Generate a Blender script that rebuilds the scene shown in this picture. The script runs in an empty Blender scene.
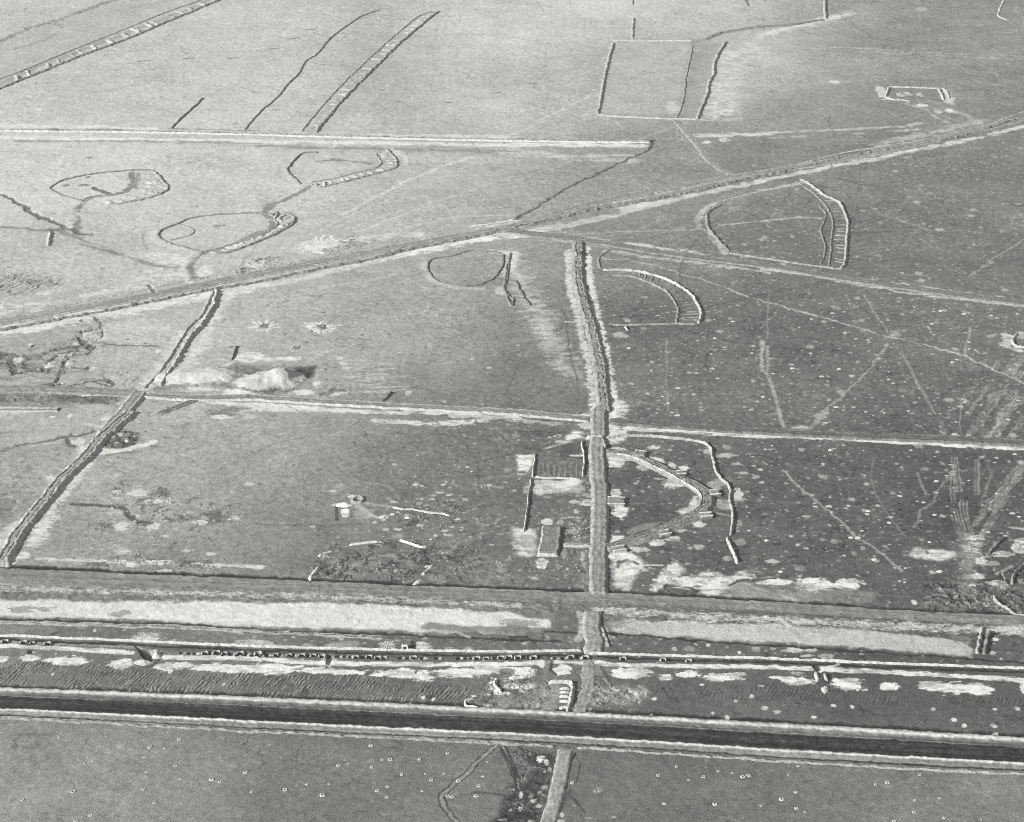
import bpy, math
import numpy as np

# ---------------------------------------------------------------- camera
W, HGT = 1024, 822
ALT = 600.0
DEP = math.radians(27.0)
FPX = 2218.0
scene = bpy.context.scene
col = scene.collection
cam_data = bpy.data.cameras.new('camera')
cam = bpy.data.objects.new('camera', cam_data)
col.objects.link(cam)
cam.location = (0, 0, ALT)
cam.rotation_euler = (math.pi / 2 - DEP, 0, 0)
cam_data.sensor_width = 36
cam_data.lens = 36 * FPX / W
cam_data.clip_start = 1
cam_data.clip_end = 90000
scene.camera = cam

# ---------------------------------------------------------------- light
SUN_EL, SUN_TRAVEL = math.radians(26), math.radians(31)     # low sun from behind left
SUN = 4.0
world = bpy.data.worlds.new('World')
scene.world = world
world.use_nodes = True
wn = world.node_tree.nodes
wl = world.node_tree.links
bg = wn['Background']
sky = wn.new('ShaderNodeTexSky')
sky.sky_type = 'NISHITA'
sky.sun_disc = False
sky.sun_elevation = SUN_EL
sky.sun_rotation = math.radians(246)
hs = wn.new('ShaderNodeHueSaturation')                      # monochrome film
hs.inputs['Saturation'].default_value = 0.0
wl.new(sky.outputs[0], hs.inputs['Color'])
wl.new(hs.outputs[0], bg.inputs['Color'])
bg.inputs['Strength'].default_value = 0.05
sd = bpy.data.lights.new('sun', 'SUN')
sd.energy = SUN
sd.angle = math.radians(0.6)
sd.color = (1.0, 0.995, 0.98)
so = bpy.data.objects.new('sun', sd)
col.objects.link(so)
from mathutils import Vector
so.rotation_euler = Vector((math.cos(SUN_TRAVEL) * math.cos(SUN_EL), math.sin(SUN_TRAVEL) * math.cos(SUN_EL), -math.sin(SUN_EL))).to_track_quat('-Z', 'Y').to_euler()
vs = scene.view_settings
vs.view_transform = 'Standard'
vs.look = 'None'
vs.gamma = 1
vs.exposure = 1.05
ALB = 0.78            # albedo of a surface that shows as white
scene.cycles.max_bounces = 4
scene.cycles.use_denoising = False
scene.cycles.filter_width = 0.9
scene.render.filter_size = 0.9

# ---------------------------------------------------------------- survey helpers
SD, CD = math.sin(DEP), math.cos(DEP)

def at(px, py):
    """point of the flat ground under a pixel of the survey photograph"""
    a = (px - W / 2) / FPX
    b = (HGT / 2 - py) / FPX
    dx, dy, dz = a, CD + b * SD, -SD + b * CD
    t = -ALT / dz
    return np.array((dx * t, dy * t))

def mpp(px, py):
    b = (HGT / 2 - py) / FPX
    return ALT / (SD - b * CD) / FPX

def vpp(px, py):
    """metres of ground per pixel of height"""
    return float(np.linalg.norm(at(px, py - .5) - at(px, py + .5)))

X0 = (0, 255, 510, 764)
Y0 = (0, 205, 410, 612)
S = 3.915
def P(r, c, *v):
    return [(X0[c] + v[i] / S, Y0[r] + v[i + 1] / S) for i in range(0, len(v), 2)]
def Z(x0, y0, s, *v):
    return [(x0 + v[i] / s, y0 + v[i + 1] / s) for i in range(0, len(v), 2)]
def Wd(pts):
    return np.array([at(*p) for p in pts])

# ---------------------------------------------------------------- noise
_T = np.random.RandomState(7).rand(256, 256).astype(np.float32)
def vn(x, y, seed=0):
    xi = np.floor(x); yi = np.floor(y)
    fx = (x - xi).astype(np.float32); fy = (y - yi).astype(np.float32)
    fx = fx * fx * (3 - 2 * fx); fy = fy * fy * (3 - 2 * fy)
    a = (xi.astype(np.int64) + seed * 57) ; b = (yi.astype(np.int64) + seed * 91)
    # second table lookup breaks the 256-cell repeat
    a = a + ((b >> 8) * 37); b = b + ((a >> 8) * 53)
    a0 = a & 255; a1 = (a + 1) & 255; b0 = b & 255; b1 = (b + 1) & 255
    t0 = _T[a0, b0] * (1 - fx) + _T[a1, b0] * fx
    t1 = _T[a0, b1] * (1 - fx) + _T[a1, b1] * fx
    return t0 * (1 - fy) + t1 * fy
def fbm(x, y, octs=3, seed=0):
    s = 0; a = 1; n = 0
    for k in range(octs):
        s = s + a * vn(x, y, seed + 13 * k); n += a
        x = x * 2.07 + 11.3; y = y * 2.07 + 5.7; a *= .55
    return s / n
def sstep(a, b, v):
    t = np.clip((v - a) / (b - a), 0, 1)
    return t * t * (3 - 2 * t)

# ---------------------------------------------------------------- the surface field: display tone (0-255) and height (m)
STAMPS = []      # applied in order
def _bbox(w, r):
    return (w[:, 0].min() - r, w[:, 0].max() + r, w[:, 1].min() - r, w[:, 1].max() + r)
def dist(x, y, w, closed=False):
    d2 = np.full(x.shape, 1e12)
    n = len(w)
    for i in range(n if closed else n - 1):
        a = w[i]; b = w[(i + 1) % n]; e = b - a
        L = max(e @ e, 1e-9)
        t = np.clip(((x - a[0]) * e[0] + (y - a[1]) * e[1]) / L, 0, 1)
        q = (x - a[0] - t * e[0]) ** 2 + (y - a[1] - t * e[1]) ** 2
        d2 = np.minimum(d2, q)
    return np.sqrt(d2)
def spline(w, ds, closed=False):
    """Catmull-Rom through the points, resampled every ds"""
    w = np.asarray(w, float)
    if len(w) > 2:
        out = []
        n = len(w)
        rng = range(n if closed else n - 1)
        for i in rng:
            if closed:
                p0, p1, p2, p3 = w[(i - 1) % n], w[i], w[(i + 1) % n], w[(i + 2) % n]
            else:
                p1, p2 = w[i], w[i + 1]
                p0 = w[i - 1] if i > 0 else 2 * p1 - p2
                p3 = w[i + 2] if i + 2 < n else 2 * p2 - p1
            a_, b_, c_ = (max(np.linalg.norm(q), 1e-6) ** .5 for q in (p1 - p0, p2 - p1, p3 - p2))
            m1 = b_ * ((p1 - p0) / a_ - (p2 - p0) / (a_ + b_) + (p2 - p1) / b_)
            m2 = b_ * ((p2 - p1) / b_ - (p3 - p1) / (b_ + c_) + (p3 - p2) / c_)
            for t in np.linspace(0, 1, 12, endpoint=False):
                out.append((2*t**3-3*t**2+1)*p1 + (t**3-2*t**2+t)*m1 + (-2*t**3+3*t**2)*p2 + (t**3-t**2)*m2)
        out.append(w[0] if closed else w[-1])
        w = np.array(out)
    seg = np.linalg.norm(np.diff(w, axis=0), axis=1)
    s = np.concatenate([[0], np.cumsum(seg)])
    n = max(3, int(s[-1] / ds) + 1)
    u = np.linspace(0, s[-1], n)
    return np.stack([np.interp(u, s, w[:, 0]), np.interp(u, s, w[:, 1])], 1)

def _mask(x, y, d, r, soft, rag, seed, streak):
    """d = distance outside the shape core (m); r = reach"""
    if rag:
        if streak:
            n = fbm(x / (streak * 4), y / streak, 3, seed)
        else:
            n = fbm(x / (r * .9 + 2), y / (r * .9 + 2), 4, seed)
        d = d + (n - .5) * 2 * rag * r
    return 1 - sstep(r - soft, r + soft, d)

def line(pts, w, val=None, a=1.0, soft=None, rag=0.0, dh=0, streak=0, rough=0, smooth=True, seed=None):
    ww = Wd(pts)
    if smooth and len(ww) > 2:
        ww = spline(ww, max(6.0, 3 * mpp(*pts[0])))
    if w >= 2.2:                                   # widths were read off foreshortened lines
        e_ = np.abs(np.diff(ww, axis=0)).sum(0); w = w * (1 - .5 * e_[1] / (e_.sum() + 1e-9)) * .8
    r = w / 2
    soft = r * .4 if soft is None else soft
    sd_ = len(STAMPS) if seed is None else seed
    def f(x, y):
        m = _mask(x, y, dist(x, y, ww), r, soft, rag, sd_, streak)
        if rag and not rough and (val or 0) > 145: m = m * (1 - .9 * rag * sstep(.6, .3, fbm(x / 5, y / 3.4, 3, sd_ + 2)) - .25 * vn(x / 1.5, y / 1.5, sd_))
        return m
    STAMPS.append((_bbox(ww, r * (1 + rag) + soft + 5), f, val, a, dh, rough, sd_))
def cracks(pts, val, a=.8, scale=9.0, width=.05, dh=-.4, pale=None):
    """a patch of ground broken by gullies, shell scrapes and turned soil"""
    ww = Wd(pts); sd_ = len(STAMPS)
    def reg(x, y):
        ins = np.zeros(x.shape, bool); n = len(ww)
        for i in range(n):
            (xa, ya), (xb, yb) = ww[i], ww[(i + 1) % n]
            if ya == yb: continue
            ins ^= ((ya > y) != (yb > y)) & (x < (xb - xa) * (y - ya) / (yb - ya) + xa)
        d = dist(x, y, ww, True) * np.where(ins, -1, 1) + (fbm(x / 9, y / 9, 3, sd_) - .5) * 16
        return 1 - sstep(-5, 3, d)
    def f(x, y):
        n = fbm(x / scale, y / scale, 4, sd_ + 2); k = sstep(.38, .56, fbm(x / (scale * 1.6), y / (scale * 1.3), 2, sd_ + 4))
        w_ = width * (.3 + 1.6 * fbm(x / 5, y / 5, 2, sd_ + 5))
        return reg(x, y) * k * (1 - sstep(w_ * .5, w_, np.abs(n - .5)))
    def g(x, y):
        n = fbm(x / scale, y / scale, 4, sd_ + 2)
        return reg(x, y) * sstep(.03, .06, n - .5) * (1 - sstep(.08, .12, n - .5)) * sstep(.45, .6, fbm(x / 7, y / 4, 3, sd_ + 6))
    bb = _bbox(ww, 8)
    STAMPS.append((bb, f, val, a, dh, 0, sd_))
    if pale: STAMPS.append((bb, g, pale, .7, .35, 0, sd_))
def scratch(pts, w, val, a=.85, n=None, rag=.5):
    """a bundle of thin parallel wheel marks"""
    n = n or max(1, int(round(w / 1.7)))
    m_ = mpp(*pts[0]); rs = np.random.RandomState(len(STAMPS))
    for i in range(n):
        o_ = (i - (n - 1) / 2) * w / n / m_
        q = [(x + o_ + rs.uniform(-.5, .5), y + rs.uniform(-.5, .5)) for x, y in pts]
        line(q, rs.uniform(.7, 1.5), val + rs.uniform(-14, 12), a * rs.uniform(.6, 1.0), rag=rag, soft=.4)
def ell(c, rx, ry, val=None, a=1.0, soft=.15, rag=.35, dh=0, ang=0, streak=0, rough=0, seed=None, rays=0):
    """c = pixel, rx/ry in pixels"""
    p = at(*c); R = rx * mpp(*c); Q = ry * vpp(*c)
    sd_ = len(STAMPS) if seed is None else seed
    ca, sa = math.cos(ang), math.sin(ang)
    def f(x, y):
        u = (x - p[0]) * ca + (y - p[1]) * sa; v = -(x - p[0]) * sa + (y - p[1]) * ca
        u = u / R; v = v / Q
        d = np.sqrt(u * u + v * v)
        if rays:
            th = np.arctan2(v, u)
            k = (th / (2 * math.pi) + .5) * rays
            g = vn(k, np.full_like(k, 3.3 + sd_), sd_)
            lim = .46 + .64 * g
            pet = .5 + .5 * np.cos(rays * th + 3 * vn(k * .4, d * 2, sd_ + 1))
            m = (1 - sstep(lim - .12, lim + .1, d)) * sstep(.22, .5, pet + .8 * (.4 - d))
            return m
        if rag:
            n = fbm(x / (streak * 4), y / streak, 3, sd_) if streak else (.6 * fbm(u * 1.6 + sd_, v * 1.6, 3, sd_) + .4 * fbm(u * 6 + sd_, v * 5, 3, sd_ + 1))
            d = d + (n - .5) * 2.4 * rag + (fbm(x / 6.5, y / 1.9, 3, sd_ + 7) - .5) * 2.2 * rag + (fbm(x / 1.7, y / 1.3, 2, sd_ + 8) - .5) * 1.3 * rag
        return 1 - sstep(1 - soft, 1 + soft, d)
    q = max(R, Q) * 1.6 if ang else 0
    bx = (p[0] - (q or R * 1.6), p[0] + (q or R * 1.6), p[1] - (q or Q * 1.6), p[1] + (q or Q * 1.6))
    STAMPS.append((bx, f, val, a, dh, rough, sd_))
PURE = set()
def poly(pts, val=None, a=1.0, soft=2.0, rag=0.0, dh=0, rough=0, streak=0, thr=None, seed=None, pure=False):
    if pure: PURE.add(len(STAMPS))
    ww = Wd(pts)
    sd_ = len(STAMPS) if seed is None else seed
    def f(x, y):
        ins = np.zeros(x.shape, bool)
        n = len(ww)
        for i in range(n):
            (xa, ya), (xb, yb) = ww[i], ww[(i + 1) % n]
            if ya == yb: continue
            c_ = ((ya > y) != (yb > y)) & (x < (xb - xa) * (y - ya) / (yb - ya) + xa)
            ins ^= c_
        d = dist(x, y, ww, True) * np.where(ins, -1, 1)
        if rag:
            n_ = fbm(x / (streak * 4), y / streak, 3, sd_) if streak else fbm(x / 12, y / 12, 4, sd_)
            d = d + (n_ - .5) * 2 * rag
        m = 1 - sstep(-soft, soft, d)
        if thr is not None:
            k = streak or 5
            m = m * sstep(thr, thr + .18, fbm(x / (k * 3), y / k, 3, sd_ + 5))
        return m
    STAMPS.append((_bbox(ww, soft + rag + 5), f, val, a, dh, rough, sd_))
def fringe(pts, w, val, thr=.5, a=.9, streak=2.2, off=0, hard=.12, shear=None, sx=3.2):
    """broken streaky wash of salt along a line"""
    ww = Wd(pts)
    if len(ww) > 2: ww = spline(ww, 8.0)
    sd_ = len(STAMPS)
    def f(x, y):
        d = dist(x, y, ww) / (w / 2)
        n = fbm(x / (streak * sx), y / streak, 4, sd_) if shear is None else .5 * fbm((x - shear * y) / (streak * 1.1), y / (streak * 4), 4, sd_) + .5 * fbm(x / 12, y / 9, 3, sd_ + 1)
        return sstep(thr - hard, thr + hard, n + .38 * (1 - d) - .12) * (1 - sstep(.8, 1.3, d))
    STAMPS.append((_bbox(ww, w * .7), f, val, a, 0, 0, sd_))

# broad tone of the land, given at places on the ground
CTRL = [(-150,-20,184),(0,0,186),(250,20,194),(500,30,200),(600,0,200),(700,15,184),(780,70,178),(850,45,144),(920,40,138),(1024,30,132),(1200,0,140),
 (0,100,194),(250,95,198),(500,100,196),(570,112,176),(650,80,180),(720,95,172),(800,110,142),(900,110,128),(1024,100,124),
 (0,170,196),(100,200,194),(300,180,194),(450,180,180),(500,160,172),(600,170,148),(680,160,140),(750,150,130),(900,170,116),(1000,170,114),
 (60,250,182),(250,230,190),(400,215,176),(520,200,160),(600,190,148),(625,230,124),(780,240,112),(950,230,112),(1100,250,112),
 (50,350,164),(250,310,174),(350,340,166),(430,300,158),(450,350,148),(540,320,132),(540,390,116),(650,330,96),(800,350,92),(950,350,98),
 (50,430,168),(200,440,166),(280,450,160),(340,440,142),(400,450,118),(500,440,104),(560,430,100),(680,480,88),(800,500,78),(950,520,76),(1100,450,84),
 (20,540,150),(100,540,152),(200,520,146),(270,530,132),(340,550,120),(420,520,106),(500,540,104),(560,580,104),(650,520,86),(700,570,84),
 (100,625,112),(400,640,98),(620,640,92),(900,652,78),(100,680,104),(300,690,104),(450,690,104),(560,690,112),(660,700,88),(850,700,76),(1000,720,76),
 (0,780,146),(100,760,150),(180,800,138),(300,780,118),(450,780,120),(650,790,112),(800,790,112),(900,780,116),(1024,800,126),(500,860,120),(100,860,130),(900,860,125),
 (-200,300,180),(-200,600,140),(1200,600,84),(1200,150,130),(500,-60,190),(-100,-120,186),(1100,-120,145)]
_cw = np.array([at(a, b) for a, b, _ in CTRL]); _cv = np.array([c for _, _, c in CTRL], float)
# thin-plate-like smoothing on a coarse lattice, then bilinear
_gx = np.linspace(-800, 800, 81); _gy = np.linspace(600, 2900, 116)
_GX, _GY = np.meshgrid(_gx, _gy, indexing='ij')
def _idw():
    num = 0; den = 0
    for (px, py), v in zip(_cw, _cv):
        d2 = (_GX - px) ** 2 + ((_GY - py) * .62) ** 2 + 400
        s = 1 / d2 ** 1.6
        num = num + s * v; den = den + s
    return num / den
_BASE = _idw()
def base_tone(x, y):
    u = np.clip((x + 800) / 20, 0, 79.999); v = np.clip((y - 600) / 20, 0, 114.999)
    i = u.astype(int); j = v.astype(int); fu = u - i; fv = v - j
    return (_BASE[i, j] * (1 - fu) * (1 - fv) + _BASE[i + 1, j] * fu * (1 - fv) + _BASE[i, j + 1] * (1 - fu) * fv + _BASE[i + 1, j + 1] * fu * fv)

def spots(x, y, cell, seed, prob, rmin, rmax):
    i = np.floor(x / cell); j = np.floor(y / cell)
    ii = i.astype(np.int64) + seed * 131; jj = j.astype(np.int64) + seed * 57
    def h(k):
        return _T[(ii * 3 + k * 71 + (jj >> 3)) & 255, (jj * 5 + k * 29 + (ii >> 2)) & 255]
    r = rmin + (rmax - rmin) * h(3) ** 3
    cx = (i + .5) * cell + (h(1) - .5) * (cell - 2 * r); cy = (j + .5) * cell + (h(2) - .5) * (cell - 2 * r)
    d = np.sqrt((x - cx) ** 2 * .8 + (y - cy) ** 2 * .8)
    d = d + (vn(x / 1.3, y / 1.3, seed) - .5) * 1.2
    return (1 - sstep(r * .6, r * 1.2, d)) * (h(4) < prob) * (.45 + .55 * h(5))

FIELD_RES = 0.75
def field(x, y):
    x = np.asarray(x, float); y = np.asarray(y, float)
    t = base_tone(x, y)
    lo = fbm(x / 60, y / 45, 4, 3) - .5
    mi = fbm(x / 14, y / 12, 4, 9) - .5
    fi = fbm(x / 2.6, y / 2.8, 3, 21) - .5
    nf = sstep(880, 960, y) * .4 + .6
    t = t + (lo * 22 + mi * 20 + fi * 27) * nf
    # faint scoured streaks left by wind and wheels
    st = vn(x / 70 + y / 260, y / 4.2 - x / 22, 33) - .5
    t = t + st * 5 + (fbm(x / 200, y / 260, 2, 35) - .5) * 22
    h = (fbm(x / 25, y / 25, 3, 41) - .5) * .5 + (fbm(x / 3.5, y / 3.5, 3, 44) - .5) * .34
    # pale specks on the wet dark flat
    dark = sstep(150, 108, t - lo * 14 - fi * 14 - mi * 14)
    far = (y > 905)
    if (far & (dark > .02)).any():
        dens = fbm(x / 90, y / 90, 2, 77)
        m = np.maximum(spots(x, y, 13, 1, .30, .8, 3.0) * (dens > .35), spots(x + 5, y + 3, 5, 2, .6, .35, 1.15) * .8)
        m = np.maximum(m, spots(x + 2, y + 7, 9, 6, .3, .5, 1.7) * (dens > .42) * .9)
        m = np.maximum(m, spots(x + 9, y + 1, 29, 4, .35, 1.0, 4.2))
        m = m * dark * far
        t = t + (196 - t) * m * .8
        h = h + m * .18
    k_ = y / 1300.0
    wx = x + ((fbm(x / 9, y / 7, 2, 61) - .5) * 3.4 + (fbm(x / 2.6, y / 2.2, 2, 63) - .5) * 2.2) * k_
    wy = y + ((fbm(x / 10, y / 7, 2, 65) - .5) * 4.0 + (fbm(x / 3.0, y / 2.2, 2, 67) - .5) * 2.8) * k_
    gr = fbm(x / 7, y / 2.6, 4, 71)
    fl = sstep(.70, .80, fbm(x / 2.6, y / 1.8, 2, 91)) * sstep(.45, .6, fbm(x / 40, y / 30, 2, 93))
    t = t - fl * 28 * nf
    fl = sstep(.72, .82, fbm(x / 4.2, y / 1.6, 2, 95)) * sstep(.4, .6, fbm(x / 55, y / 40, 2, 97))
    t = t + fl * 24 * nf
    rg = np.abs(fbm(x / 34, y / 34, 4, 101) - .5)
    t = t - (1 - sstep(.0, .010, rg)) * sstep(.45, .62, fbm(x / 60, y / 60, 2, 103)) * 26
    rg = np.abs(fbm(x / 21, y / 21, 4, 107) - .5)
    t = t + (1 - sstep(.0, .012, rg)) * sstep(.5, .66, fbm(x / 45, y / 45, 2, 109)) * 24
    for k_i, (bb, f, val, a, dh, rough, sd_) in enumerate(STAMPS):
        if x.size == 0: break
        if bb[0] > x.max() or bb[1] < x.min() or bb[2] > y.max() or bb[3] < y.min(): continue
        idx = np.nonzero((x > bb[0]) & (x < bb[1]) & (y > bb[2]) & (y < bb[3]))[0]
        if idx.size == 0: continue
        xs = x[idx]; ys = y[idx]
        wf = min(1.0, max(.22, min(bb[1] - bb[0], bb[3] - bb[2]) / 40))
        m = f(xs + (wx[idx] - xs) * wf, ys + (wy[idx] - ys) * wf) * a
        if val is not None and not rough and val > 170 and k_i not in PURE: m = m * (1 - .38 * sstep(.54, .32, gr[idx]))
        if rough: m = m * (.55 + .45 * sstep(.34, .5, fbm(xs / 4.4, ys / 3.0, 3, sd_ + 8)))
        if val is not None:
            t[idx] += (val + (mi[idx] + fi[idx]) * 22 - t[idx]) * m
        if dh: h[idx] += dh * m
        if rough:
            n = fbm(xs / 2.3, ys / 2.1, 3, sd_) - .5
            n2 = fbm(xs / 9, ys / 6, 2, sd_ + 4) - .5
            h[idx] += rough * m * (n * 2.4 + n2 * 1.2)
            m = m * sstep(.36, .56, fbm(xs / 5, ys / 3.4, 3, sd_ + 8))
            t[idx] += m * (n * 190 + n2 * 110) * min(1, rough)
    salt = sstep(195, 230, t)
    t = t - salt * np.clip(.53 - gr, 0, 1) * 70
    return t, h

def lin(v):
    v = np.where(v > 215, 215 + (v - 215) * .8, v)
    v = np.clip(v, 8, 250) / 255.0
    return np.where(v < .04045, v / 12.92, ((v + .055) / 1.055) ** 2.4)

# ---------------------------------------------------------------- materials
def earth(name, grain=.5, bump=.25, tint=(1.0, 1.0, .965), rough=.95, flat=0.0):
    m = bpy.data.materials.new(name)
    m.use_nodes = True
    n = m.node_tree.nodes; l = m.node_tree.links
    b = n['Principled BSDF']
    b.inputs['Roughness'].default_value = rough
    b.inputs['Specular IOR Level'].default_value = .12
    at_ = n.new('ShaderNodeAttribute'); at_.attribute_name = 'tone'
    tc = n.new('ShaderNodeNewGeometry')
    def noise(scale, det):
        q = n.new('ShaderNodeTexNoise'); q.inputs['Scale'].default_value = scale; q.inputs['Detail'].default_value = det
        l.new(tc.outputs['Position'], q.inputs['Vector']); return q
    n1 = noise(1.25, 2); n2 = noise(.28, 5); n3 = noise(.035, 4)
    def maprange(src, lo, hi, a=.25, b_=.75):
        q = n.new('ShaderNodeMapRange'); q.inputs[1].default_value = a; q.inputs[2].default_value = b_
        q.inputs[3].default_value = lo; q.inputs[4].default_value = hi; l.new(src, q.inputs[0]); return q.outputs[0]
    def mul(a, c):
        q = n.new('ShaderNodeMath'); q.operation = 'MULTIPLY'; l.new(a, q.inputs[0]); l.new(c, q.inputs[1]); return q.outputs[0]
    v = mul(maprange(n1.outputs[0], 1 - grain * .7, 1 + grain * .7), maprange(n2.outputs[0], 1 - grain * .32, 1 + grain * .32))
    v = mul(v, maprange(n3.outputs[0], 1 - grain * .14, 1 + grain * .14))
    kf = maprange(at_.outputs['Fac'], 1.0, .2, .25, .6)
    q = n.new('ShaderNodeMath'); q.operation = 'SUBTRACT'; l.new(v, q.inputs[0]); q.inputs[1].default_value = 1.0
    v = mul(q.outputs[0], kf)
    q = n.new('ShaderNodeMath'); q.operation = 'ADD'; l.new(v, q.inputs[0]); q.inputs[1].default_value = 1.0
    v = mul(q.outputs[0], at_.outputs['Fac'])
    c = n.new('ShaderNodeCombineColor')
    for k in range(3):
        q = n.new('ShaderNodeMath'); q.operation = 'MULTIPLY'; q.inputs[1].default_value = tint[k]; l.new(v, q.inputs[0]); l.new(q.outputs[0], c.inputs[k])
    l.new(c.outputs[0], b.inputs['Base Color'])
    bp = n.new('ShaderNodeBump'); bp.inputs['Strength'].default_value = bump; bp.inputs['Distance'].default_value = .6
    ad = n.new('ShaderNodeMath'); ad.operation = 'ADD'; l.new(n1.outputs[0], ad.inputs[0]); l.new(n2.outputs[0], ad.inputs[1])
    l.new(ad.outputs[0], bp.inputs['Height']); l.new(bp.outputs[0], b.inputs['Normal'])
    return m
M_GROUND = earth('salt_flat_earth', .5, .35)
M_BANK = earth('bank_earth', .5, .5)
M_ROAD = earth('gravel_road', .35, .22)
M_ASPH = earth('asphalt', .25, .1, rough=.85)

# ---------------------------------------------------------------- mesh builders
def mesh_grid(name, X, Y, Zz, tone, mat, extra=None):
    """X,Y,Z,tone arrays (n,m) -> a mesh sheet"""
    n, m = X.shape
    co = np.stack([X, Y, Zz], -1).reshape(-1, 3).astype(np.float32)
    idx = np.arange(n * m).reshape(n, m)
    q = np.stack([idx[:-1, :-1], idx[1:, :-1], idx[1:, 1:], idx[:-1, 1:]], -1).reshape(-1, 4).astype(np.int32)
    me = bpy.data.meshes.new(name)
    me.vertices.add(len(co)); me.vertices.foreach_set('co', co.ravel())
    me.loops.add(q.size); me.loops.foreach_set('vertex_index', q.ravel())
    me.polygons.add(len(q)); me.polygons.foreach_set('loop_start', np.arange(0, q.size, 4, dtype=np.int32))
    me.polygons.foreach_set('use_smooth', np.ones(len(q), bool))
    me.update(calc_edges=True)
    at_ = me.attributes.new('tone', 'FLOAT', 'POINT')
    at_.data.foreach_set('value', (lin(tone.ravel()) * ALB).astype(np.float32))
    me.materials.append(mat)
    return me
def link(name, me, parent=None):
    n = len(me.vertices); co = np.empty(n * 3, np.float32); me.vertices.foreach_get('co', co); co = co.reshape(-1, 3)
    c = np.array([(co[:, 0].min() + co[:, 0].max()) / 2, (co[:, 1].min() + co[:, 1].max()) / 2, 0], np.float32).round(1)
    me.vertices.foreach_set('co', (co - c).ravel()); me.update()
    o = bpy.data.objects.new(name, me)
    col.objects.link(o)
    o.location = [float(v) for v in c]
    if parent is not None:
        o.parent = parent
        o.location = [float(a) - b for a, b in zip(c, parent.location)]
    return o
def tag(o, label=None, cat=None, group=None, kind=None):
    if label: o['label'] = label
    if cat: o['category'] = cat
    if group: o['group'] = group
    if kind: o['kind'] = kind
    return o

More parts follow.
